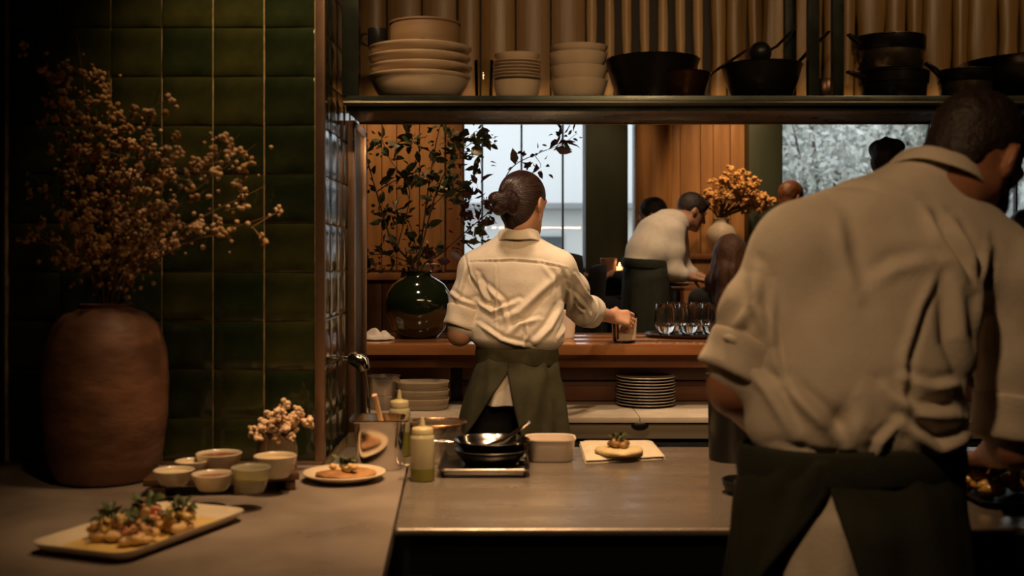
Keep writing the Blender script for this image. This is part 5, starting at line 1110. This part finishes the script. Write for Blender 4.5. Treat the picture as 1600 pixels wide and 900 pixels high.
# ------------------------------------------------------------------ the chef in front (back to us, bent over the pass)
def chef():
    X0, Y0 = .585, 1.960; base = (X0, Y0, 0)
    R = face_R(52, 30, 6); HC = P(1523, 250, 2.07)
    neckb = P(1466, 300, 2.04)
    SL, EL = P(1244, 382, 1.99), P(1150, 606, 1.99); WL = V3(.56, 2.26, .985)
    SR, ER = P(1588, 425, 2.03), P(1586, 690, 2.05); WR = V3(.985, 2.33, .975)
    ch = P(1400, 420, 2.03)
    s = Solid((.25, 1.75, -.02), (1.15, 2.55, 1.72), .007)
    s.loft([(.93, X0, Y0, .17, .085), (1.05, X0+.004, Y0, .165, .085), (1.20, X0+.02, Y0+.03, .17, .09), (1.36, X0+.06, Y0+.06, .19, .09), (1.45, X0+.11, Y0+.08, .13, .07), (1.50, X0+.16, Y0+.09, .07, .06)], 2.2)
    for e in (-1, 1): s.chain([V3(X0+e*.09, Y0, .97), V3(X0+e*.10, Y0+.0, .50), V3(X0+e*.11, Y0-.02, .09)], [.075, .065, .05], .03)
    head_into(s, HC, R, neckb, 1.04, .060)
    s.chain([SL, EL, WL], [.055, .047, .030], .02); s.chain([SR, ER, WR], [.055, .047, .030], .02)
    hand_into(s, WL, (.6, .7, -.25), (.3, -.2, -.9), -1, 25, 1.05); hand_into(s, WR, (.1, .85, -.35), (0, -.4, -.9), -1, 28, 1.05)
    V, Q = s.mesh(1); body = skinned('person', V, Q, skinb_m, None, base)
    tag(body, 'bearded chef with his back turned, bent over the steel prep counter', 'person')
    s = Solid((.28, 1.74, 1.0), (1.12, 2.32, 1.60), .006)
    s.loft([(1.035, X0+.010, Y0-.008, .165, .085), (1.055, X0+.010, Y0-.008, .182, .104), (1.085, X0+.006, Y0-.008, .190, .112), (1.15, X0+.006, Y0, .189, .114), (1.24, X0+.014, Y0+.025, .190, .118), (1.33, X0+.035, Y0+.050, .205, .120), (1.41, X0+.06, Y0+.068, .200, .114), (1.465, X0+.085, Y0+.080, .165, .100), (1.502, X0+.115, Y0+.086, .115, .084), (1.53, X0+.150, Y0+.088, .078, .070), (1.548, X0+.165, Y0+.09, .060, .060)], 2.3, .03)
    s.cone(V3(X0+.11, Y0+.075, 1.45), SL+V3(.005, 0, 0), .068, .076, .05); s.cone(V3(X0+.20, Y0+.09, 1.425), SR+V3(0, 0, -.005), .065, .074, .06)
    CL = SL.lerp(EL, .84); CR = SR.lerp(ER, .88)
    s.chain([SL+V3(.012, 0, -.012), SL.lerp(EL, .5)+V3(-.004, 0, 0), CL], [.077, .070, .066], .03); s.chain([SR+V3(-.008, 0, -.012), SR.lerp(ER, .5), CR], [.076, .070, .066], .02)
    V, Q = s.mesh(2); N = normals(V, Q)
    p = lambda a, b: P(1090+a*.5556, 220+b*.5556, 1.90)
    lines = [([p(400, 200), p(410, 320), p(440, 440)], .005, .022), ([p(660, 190), p(690, 280), p(780, 420)], .010, .016), ([p(740, 220), p(790, 320), p(800, 440)], .008, .014), ([p(680, 370), p(620, 460), p(560, 600), p(540, 800)], .006, .012), ([p(690, 380), p(700, 560), p(780, 720)], -.010, .024), ([p(850, 300), p(800, 480), p(790, 640)], .010, .016),
             ([p(180, 360), p(170, 460), p(200, 560)], .008, .016), ([p(215, 400), p(215, 560), p(225, 680)], .005, .010), ([p(150, 640), p(200, 700), p(260, 830)], .008, .016), ([p(240, 690), p(320, 770), p(390, 850)], .010, .018), ([p(400, 730), p(360, 800), p(390, 870)], -.010, .026), ([p(500, 690), p(580, 760), p(720, 770)], .012, .018), ([p(540, 780), p(640, 850), p(760, 830)], .012, .016), ([p(470, 880), p(480, 830), p(530, 780)], .008, .010), ([p(560, 660), p(640, 690), p(740, 680)], .008, .014), ([p(490, 400), p(560, 360), p(660, 340)], .005, .02),
             ([p(150, 470), p(110, 540), p(120, 600)], .007, .014), ([p(60, 560), p(120, 560), p(160, 600)], .007, .012), ([p(130, 380), p(110, 450), p(60, 540)], .006, .016), ([p(860, 480), p(830, 600), p(850, 740)], .008, .014), ([p(300, 140), p(420, 110), p(640, 150)], -.003, .010), ([p(220, 860), p(320, 890), p(450, 900)], .006, .012)]
    lines = [(a_, b_*1.55, c_*.62) for a_, b_, c_ in lines]; V = fold(V, N, lines); V += N*ripple(V, .0020, 20, 8)[:, None]
    sh_ = skinned('shirt', V, Q, cottonb_m, body, base)
    collar(sh_, base, P(1460, 287, 2.045), .066, .066, .032, cottonb_m, (-.34, .36), .012)
    cuff(sh_, base, SL.lerp(EL, .68), EL, .072, .068, cottonb_m, .009); cuff(sh_, base, SR.lerp(ER, .70), ER, .068, .078, cottonb_m, .007)
    xo = P(1298, 765, 1.86).x-X0
    apron(body, base, (X0, Y0), [(1.02, .180, .102, 0), (.95, .192, .125, 0), (.84, .20, .132, 0), (.74, .205, .134, 0)], lambda z: (2*PI-.42*PI, -.25*PI), cottonb_m, 'shirt_tail', lambda w, v: .006*math.sin(14*w+2), 60, .002, 13)
    s = Solid((.28, 1.75, .04), (.9, 2.15, 1.05), .010)
    s.loft([(.85, X0, Y0, .18, .105), (.95, X0, Y0, .178, .108), (1.04, X0, Y0, .165, .09)], 2.3)
    for e in (-1, 1): s.chain([V3(X0+e*.092, Y0, .90), V3(X0+e*.10, Y0, .5), V3(X0+e*.11, Y0-.015, .08)], [.097, .082, .066], .02)
    V, Q = s.mesh(1); skinned('trousers', V, Q, blackcloth_m, body, base)
    for e in (-1, 1):
        s = Solid((X0+e*.11-.08, Y0-.15, -.01), (X0+e*.11+.08, Y0+.25, .14), .009); s.ell((X0+e*.11, Y0+.04, .038), (.052, .145, .037)); s.cone((X0+e*.11, Y0-.02, .04), (X0+e*.11, Y0-.02, .10), .048, .055)
        V, Q = s.mesh(1); V[:, 2] = np.maximum(V[:, 2], 0); skinned('shoe', V, Q, blackplastic_m, body, base)
    a0 = -.30
    def gap(z):
        k = max(0, .995-z); return (min(.34+3.8*k, 1.15)+.004, min(-.34+1.7*k, .3)) if k > 0 else (.34, -.34)
    def fl(w, v):
        b_ = (w+PI/2+PI) % (2*PI)-PI
        return .009*math.exp(-((b_+.45+v*1.3)/.10)**2)-.006*math.exp(-((b_+.62+v*1.3)/.10)**2)+.008*math.exp(-((b_+.75+v*.5)/.12)**2)+.005*math.exp(-((b_-.35-v*.8)/.12)**2)
    apron(body, base, (X0-.004, Y0-.003), [(1.05, .188, .108, .006), (1.0, .194, .118, 0), (.92, .205, .138, 0), (.82, .216, .146, -.004), (.70, .225, .155, -.006), (.45, .245, .17, -.006)], gap, oliveb_m, 'apron', fl, 120, .003, 15)
    band(body, base, (X0-.002, Y0-.003), .190, .112, .998, 1.062, oliveb_m, 'waistband', .003, .004)
    # short hair and beard
    T = lambda x, y, z: HC+R @ Vector((x, y, z))*1.04
    s = Solid(np.array(HC)-.17, np.array(HC)+.17, .005)
    s.ell(T(0, -.014, .034), (.0795, .0985, .090), R, .02); s.ell(T(0, -.06, -.02), (.060, .040, .055), R, .02)
    s.ell(T(0, .085, -.050), (.085, .075, .090), R, .02, True)
    for e in (-1, 1): s.ell(T(e*.082, .008, -.035), (.025, .045, .055), R, .015, True)
    V, Q = s.mesh(1); N = normals(V, Q); V += N*ripple(V, .0016, 160, 2)[:, None]
    hm = mat('hair_near_black', (.014, .008, .006), .55, col2=(.028, .015, .010), scale=90, bump=.4, bscale=160); skinned('hair', V, Q, hm, body, base)
    s = Solid(np.array(HC)-.19, np.array(HC)+.17, .005)
    s.ell(T(0, .028, -.066), (.064, .066, .062), R, .02); s.cone(T(-.056, .008, -.03), T(-.02, .072, -.104), .020, .026, .02); s.cone(T(.056, .008, -.03), T(.02, .072, -.104), .020, .026, .02); s.cone(T(-.02, .092, -.048), T(.02, .092, -.048), .010, .010, .01)
    s.ell(T(0, .060, -.010), (.05, .06, .036), R, .01, True); s.ell(T(0, -.055, -.075), (.08, .055, .07), R, .02, True)
    V, Q = s.mesh(1); N = normals(V, Q); V += N*ripple(V, .0018, 170, 3)[:, None]; skinned('beard', V, Q, hm, body, base)
chef()
# ------------------------------------------------------------------ people in the dining room
def brows(T, m, parent, base):
    for e in (-1, 1): obj('eyebrow', G().tube([T(e*.014, .090, .026)-Vector(base), T(e*.030, .088, .030)-Vector(base), T(e*.046, .078, .024)-Vector(base)], [.003, .0038, .002], 6), m, parent, smooth=180)
def waiter():
    hp = P(1006, 420, 7.25); base = (hp.x, hp.y, DF)
    R = face_R(78, 24); HC = P(1081, 331, 7.42); neckb = P(1057, 348, 7.38); ch = P(1030, 372, 7.34); SH = P(1052, 362, 7.25); SH2 = P(1056, 360, 7.52)
    E1, W1 = P(1052, 424, 7.22), P(1082, 434, 7.22); E2, W2 = P(1068, 424, 7.55), P(1095, 432, 7.5)
    hips = [(-.02, -.06), (.02, .065)]
    s = Solid((hp.x-.25, 6.9, DF-.02), (hp.x+.60, 7.85, 1.86), .010)
    s.chain([hp, P(1015, 395, 7.3), ch, neckb], [.105, .10, .12, .055], .04)
    for dx, dy in hips: s.chain([hp+V3(dx, dy*.7, -.05), V3(hp.x+dx, hp.y+dy, .86), V3(hp.x+dx-.02, hp.y+dy, .45)], [.07, .06, .05], .03)
    head_into(s, HC, R, neckb, 1.0, .052); s.chain([SH, E1, W1], [.05, .042, .028], .02); s.chain([SH2, E2, W2], [.05, .042, .028], .02)
    hand_into(s, W1, (.9, .1, -.3), (0, 0, -1), 1, 18, 1.0); hand_into(s, W2, (.9, -.1, -.3), (0, 0, -1), -1, 18, 1.0)
    V, Q = s.mesh(1); b = skinned('person', V, Q, skin_m, None, base); tag(b, 'waiter in a white shirt and dark apron leaning over a table', 'person')
    s = Solid((hp.x-.25, 6.9, 1.2), (hp.x+.5, 7.85, 1.80), .010)
    s.chain([hp+V3(-.01, 0, .0), P(1012, 398, 7.3), ch, P(1048, 352, 7.37), neckb+V3(.005, 0, .01)], [.128, .130, .150, .105, .060], .05); s.ell(P(1020, 395, 7.3), (.15, .175, .15), None, .04)
    s.chain([SH, SH.lerp(E1, .5), E1, E1.lerp(W1, .45)], [.075, .068, .062, .05], .03); s.chain([SH2, E2, E2.lerp(W2, .45)], [.075, .062, .05], .03)
    V, Q = s.mesh(1); N = normals(V, Q); V += N*ripple(V, .006, 22, 3)[:, None]; sh_ = skinned('shirt', V, Q, cotton_m, b, base)
    collar(sh_, base, neckb+V3(.004, 0, .006), .058, .058, .035, cotton_m, (0, .45))
    apron(b, base, (hp.x, hp.y), [(1.345, .140, .150, .01), (1.25, .150, .165, .015), (1.0, .155, .18, .01), (.78, .16, .19, 0)], lambda z: (.05-PI*1.5, .05+PI*1.5), oliveb_m, 'apron', None, 60, .004, 4)
    band(b, base, (hp.x+.008, hp.y), .143, .155, 1.30, 1.36, oliveb_m, 'waistband', -.01)
    s = Solid((hp.x-.2, 7.0, DF), (hp.x+.2, 7.5, 1.36), .012)
    s.cone(hp+V3(0, -.03, -.03), hp+V3(0, .03, -.03), .112, .112)
    for dx, dy in hips: s.chain([hp+V3(dx, dy, -.05), V3(hp.x+dx, hp.y+dy, .86), V3(hp.x+dx-.02, hp.y+dy, .43)], [.085, .075, .065], .02)
    V, Q = s.mesh(1); skinned('trousers', V, Q, blackcloth_m, b, base)
    for dx, dy in hips:
        g = G().ball((hp.x+dx+.02-base[0], hp.y+dy-base[1], .042), (.13, .048, .041), 16, 10); obj('shoe', g, blackplastic_m, b, smooth=180)
    T = lambda x, y, z: HC+R @ Vector((x, y, z))
    s = Solid(np.array(HC)-.16, np.array(HC)+.16, .006); s.ell(T(0, -.012, .036), (.082, .102, .092), R, .02); s.ell(T(0, .085, -.045), (.085, .078, .09), R, .015, True); s.ell(T(0, -.02, -.09), (.10, .11, .065), R, .015, True); s.cone(T(-.03, .075, .085), T(.04, .070, .085), .020, .016, .02)
    for e in (-1, 1): s.ell(T(e*.082, .010, -.035), (.025, .045, .05), R, .015, True)
    V, Q = s.mesh(1); N = normals(V, Q); V += N*ripple(V, .002, 120, 3)[:, None]; skinned('hair', V, Q, MATS['hair_near_black'], b, base); brows(T, MATS['hair_near_black'], b, base)
waiter()
def guest(lab, HC, yaw, pitch, floor, hm, cm, seat=None, longhair=False, tuft=False, sm=skin_m, width=.19):
    R = face_R(yaw, pitch); f = R @ V3(0, 1, 0); f.z = 0; f.normalize(); r_ = V3(f.y, -f.x, 0)
    base = (HC.x, HC.y, floor); nb_ = HC+V3(0, 0, -.16)-f*.03; sh = nb_.z-.05
    hipz = seat+.10 if seat else floor+.90; hip = V3(HC.x, HC.y, hipz)-f*.03
    s = Solid((HC.x-.6, HC.y-.6, floor-.02), (HC.x+.6, HC.y+.6, HC.z+.17), .012); c = Solid(s.lo, s.lo+(s.n-1)*s.h, .012)
    head_into(s, HC, R, nb_, 1.0, .05)
    for S_, gr in ((s, 0), (c, .018)):
        S_.chain([hip, hip.lerp(nb_, .55), nb_+V3(0, 0, -.10)], [.115+gr, .115+gr, .10+gr], .05); S_.cone(nb_+V3(0, 0, -.08)-r_*width*.6, nb_+V3(0, 0, -.08)+r_*width*.6, .06+gr, .06+gr, .05); S_.cone(hip-r_*.07, hip+r_*.07, .11+gr, .11+gr, .04)
        for e in (-1, 1):
            a = nb_+r_*width*e+V3(0, 0, -.08); el = a+r_*.05*e+V3(0, 0, -.24)+f*.06; w = el+f*.22-r_*.10*e+V3(0, 0, .06 if seat else -.05)
            S_.chain([a, el, el.lerp(w, .8 if gr else 1.0)], [.055+gr*.6, .045+gr*.6, .032+gr*.5], .03)
            if not gr: hand_into(S_, w, f-r_*.2*e+V3(0, 0, -.2), (0, 0, -1), -e, 20, 1.0)
            h0 = hip+r_*.09*e
            if seat: k = h0+f*.40+V3(0, 0, -.01); a_ = V3(k.x, k.y, floor+.08)
            else: k = V3(h0.x, h0.y, floor+.48)+f*.02; a_ = V3(h0.x, h0.y, floor+.08)
            S_.chain([h0, k, a_], [.085+gr*.5, .06+gr*.6, .045+gr*.6], .03)
    V, Q = s.mesh(1); b = skinned('person', V, Q, sm, None, base); tag(b, lab, 'person')
    V, Q = c.mesh(1); N = normals(V, Q); V += N*ripple(V, .004, 25, 5)[:, None]; V[:, 2] = np.maximum(V[:, 2], floor+.03); skinned('clothing', V, Q, cm, b, base)
    for e in (-1, 1):
        h0 = hip+r_*.09*e+(f*.40 if seat else f*0); q = h0+f*.05
        obj('shoe', G().ball((q.x-base[0], q.y-base[1], .038), (.05, .12, .037), 14, 8, Matrix.Rotation(math.atan2(-f.x, f.y), 3, 'Z')), blackplastic_m, b, smooth=180)
    T = lambda x, y, z: HC+R @ V3(x, y, z)
    h_ = Solid(np.array(HC)-np.array((.25, .25, .45)), np.array(HC)+.2, .007)
    h_.ell(T(0, -.012, .034), (.083, .102, .094), R, .02)
    h_.ell(T(0, -.055, -.035), (.066, .048, .062), R, .02)
    if longhair:
        h_.chain([T(0, -.05, .0), T(0, -.085, -.12)+V3(0, 0, 0), HC-f*.13+V3(0, 0, -.26), HC-f*.14+V3(0, 0, -.34)], [.085, .078, .062, .035], .05)
        for e in (-1, 1): h_.chain([T(e*.06, -.02, .0), HC-f*.06+r_*.085*e+V3(0, 0, -.14), HC-f*.09+r_*.075*e+V3(0, 0, -.30)], [.035, .045, .02], .04)
    if tuft: h_.ell(T(0, -.05, .10), (.03, .03, .028), R, .01); h_.ell(T(.05, -.03, .075), (.05, .05, .04), R, .02); h_.ell(T(-.05, -.02, .07), (.05, .05, .045), R, .02); h_.ell(T(0, -.055, -.03), (.065, .04, .06), R, .02)
    h_.ell(T(0, .088, -.045), (.082, .078, .092), R, .015, True)
    V, Q = h_.mesh(1); N = normals(V, Q); V += N*ripple(V, .003, 90, 3)[:, None]
    if longhair:
        V2 = V-np.array(HC); a = np.arctan2(V2[:, 0], V2[:, 1]); V += N*(.004*np.sin(a*16+V2[:, 2]*6))[:, None]*np.clip(-V2[:, 2]*8+.3, 0, 1)[:, None]
    skinned('hair', V, Q, hm, b, base); brows(T, hm, b, base)
    return b
hm_b = MATS['hair_near_black']; hm_l = mat('hair_light_brown', (.085, .036, .016), .62, col2=(.17, .080, .038), scale=40, stretch=(5, 5, .4)); hm_r = mat('hair_auburn', (.10, .035, .015), .5, col2=(.15, .055, .02), scale=60)
grey_c = mat('charcoal_knit', (.035, .032, .030), .9, col2=(.05, .046, .042), scale=40)
guest('seated guest with long light brown hair seen from behind', P(1143, 401, 6.35), 20, 5, DF, hm_l, grey_c, .66, True, width=.17)
guest('dark haired guest in black partly hidden behind the waiter', P(1019, 336, 8.1), -70, 5, DF, hm_b, blackcloth_m, .92)
guest('auburn haired guest standing by the green pillar', P(1237, 309, 8.35), 60, 5, DF, hm_r, blackcloth_m)
guest('guest with tousled dark hair standing in front of the wide window', P(1386, 252, 6.35), 30, 10, DF, hm_b, blackcloth_m, None, False, True)
guest('dark haired guest seated beyond the chef at the picture edge', P(1600, 362, 6.6), 20, 5, DF, hm_b, blackcloth_m, .72)
# ================================================================== DINING ROOM FURNITURE
def dining_table(lab, x, y, w, d, top):
    o = thing('dining_table', lab, 'table', (x, y, DF))
    obj('tabletop', G().box((0, 0, top-DF-.015), (w, d, .03), .004), woodbar_m if w > .5 else woodd_m, o)
    for a in (-1, 1):
        for b in (-1, 1): obj('leg', G().box((a*(w/2-.05), b*(d/2-.05), (top-DF-.03)/2), (.04, .04, top-DF-.03), .004), black_m, o)
    return o
TT = P(1060, 441, 7.5).z-.02
dining_table('dark dining table the waiter leans over', 1.33, 7.62, .62, .55, TT)
dining_table('side table with small lamps under the tall window', .66, 8.56, .55, .45, P(955, 427, 8.4).z)
def chair(lab, x, y, rot, top):
    o = thing('dining_chair', lab, 'chair', (x, y, DF), rot, 'black dining chairs'); h = top-DF
    obj('seat', G().box((0, .0, .45), (.44, .44, .05), .018), blackcloth_m, o)
    def bk_(u, v): return ((u-.5)*(.42-.05*v*v), -.21-.04*v+.03*(1-(2*u-1)**2)*-1, .47+(h-.47)*v-.02*(2*u-1)**4*v)
    b_ = obj('backrest', G().grid(bk_, 14, 10), blackcloth_m, o, smooth=180); b_.modifiers.new('thick', 'SOLIDIFY').thickness = .035
    for a in (-1, 1):
        for b in (-1, 1): obj('leg', G().tube([(a*.19, b*.19, .43), (a*.21, b*.21, 0)], [.018, .012], 8), black_m, o)
    return o
chair('black high backed chair beside the waiter', .28, 6.75, 1.3, P(940, 414, 6.6).z)
chair('black round backed chair beyond the cook\'s shoulder', .27, 7.6, 0.0, P(895, 395, 7.4).z)
chair('black chair of the long haired guest', 1.21, 6.30, -.35, .66+.36)
chair('black chair of the guest at the picture edge', 2.98, 6.58, -.3, .72+.45)
# sideboard with white vase and orange dried flowers
SBZ = P(1120, 397, 8.6).z
sd_ = thing('sideboard', 'wooden sideboard under the white vase', 'sideboard', (1.55, 8.68, DF))
obj('top', G().box((0, 0, SBZ-DF-.02), (.58, .42, .04), .004), woodd_m, sd_)
obj('body', G().box((0, .01, (SBZ-DF-.04)/2), (.55, .38, SBZ-DF-.04), .004), woodd_m, sd_)
for a in (-1, 1):
    dd_ = obj('door', G().box((a*.136, -.186, (SBZ-DF-.04)/2+.02), (.262, .014, SBZ-DF-.14), .003), wood_m, sd_); obj('knob', G().ball((a*.03, -.205, (SBZ-DF)/2+.1), .010, 10, 6), brass_m, dd_)
WV = Vector((P(1127, 397, 8.58).x, 8.58, SBZ))
o = obj('white_vase', G().lathe([(0, .002), (.05, 0), (.058, .004), (.095, .06), (.113, .12), (.112, .16), (.090, .205), (.062, .228), (.056, .240), (.060, .262), (.064, .266), (.060, .268), (.050, .262), (.048, .24), (.09, .19), (.10, .12), (.05, .02), (0, .015)], 40), mat('matte_white_ceramic', (.62, .54, .44), .5), loc=WV, smooth=60); tag(o, 'round white vase on the sideboard', 'vase')
of = thing('orange_flower_bunch', 'full bunch of orange dried flowers in the white vase', 'dried flowers', WV+Vector((0, 0, .02)))
or_m = mat('orange_dried', (.44, .22, .06), .9, col2=(.56, .32, .11), scale=30)
obl = [blossom_mesh(or_m, 60+i, .024, 8) for i in range(4)]; ra_ = random.Random(8)
for k in range(38):
    a = ra_.uniform(0, PI); ax_ = P(1150+52*math.cos(a)*ra_.uniform(.35, 1), 325-52*math.sin(a)*ra_.uniform(.3, 1.0), 8.55+ra_.uniform(-.10, .10))
    pts = rc_tube([WV+Vector((0, 0, .06)), WV+Vector((ra_.uniform(-.03, .03), ra_.uniform(-.03, .03), .262)), ax_], 4)
    b_ = obj('stem', G().tube(pts, [.004]*(len(pts)-1)+[.002], 5), twig_m, of, world=True)
    for j in range(7): link('blossom', obl[j % 4], b_, pts[-1]-WV-Vector((0, 0, .02))+Vector((ra_.gauss(0, .035), ra_.gauss(0, .035), ra_.gauss(0, .03))), (ra_.random()*6, ra_.random()*6, 0), ra_.uniform(.7, 1.2))
# things on the tables
z = P(955, 427, 8.4).z
def candle(x, y, z, lab, col, estr):
    o = thing('candle_lamp', lab, 'lamp', (x, y, z))
    obj('glass_cup', G().lathe([(0, 0), (.032, 0), (.036, .004), (.040, .075), (.038, .075), (.033, .008), (0, .007)], 24), thinglass_m, o, smooth=60)
    obj('candle', G().lathe([(0, .008), (.028, .008), (.029, .05), (0, .052)], 20), mat('wax_'+lab[:5], col, .5, emit=col, estr=estr), o)
    obj('flame', G().lathe([(0, .053), (.006, .060), (.004, .070), (0, .080)], 10), mat('flame', (1, .6, .2), .5, emit=(1, .55, .18), estr=12), o)
    return o
candle(P(968, 420, 8.38).x, 8.38, z, 'amber candle lamp on the side table by the green pillar', (.85, .42, .14), 1.3)
candle(P(968, 420, 8.52).x+.07, 8.50, z, 'pale candle lamp behind the amber one on the side table', (.85, .70, .40), .8)
o = obj('peach_cup', G().lathe([(0, 0), (.045, 0), (.05, .004), (.062, .11), (.058, .112), (.047, .01), (0, .008)], 28), mat('peach_glaze', (.50, .27, .18), .4), loc=(P(951, 420, 8.4).x, 8.40, z), smooth=60); tag(o, 'peach coloured cup on the side table', 'cup')
pl3 = thing('dinner_plate', 'white plate on the table in front of the waiter', 'plate', (P(1046, 440, 7.5).x+.05, 7.50, TT)); obj('plate_body', G().lathe(plate_prof(.11, .018), 36), white_m, pl3, smooth=60)
pl4 = thing('bread_dish', 'small dish of golden food at the waiter\'s hands', 'dish', (1.36, 7.52, TT)); obj('dish_body', G().lathe(bowl_prof(.08, .03, .004, .6, .5), 32), cer_m, pl4, smooth=60)
for k in range(5): obj('roll', G().ball((.035*math.cos(k*1.26), .035*math.sin(k*1.26), .03), (.028, .022, .018), 12, 8), toast_m, pl4, smooth=180)
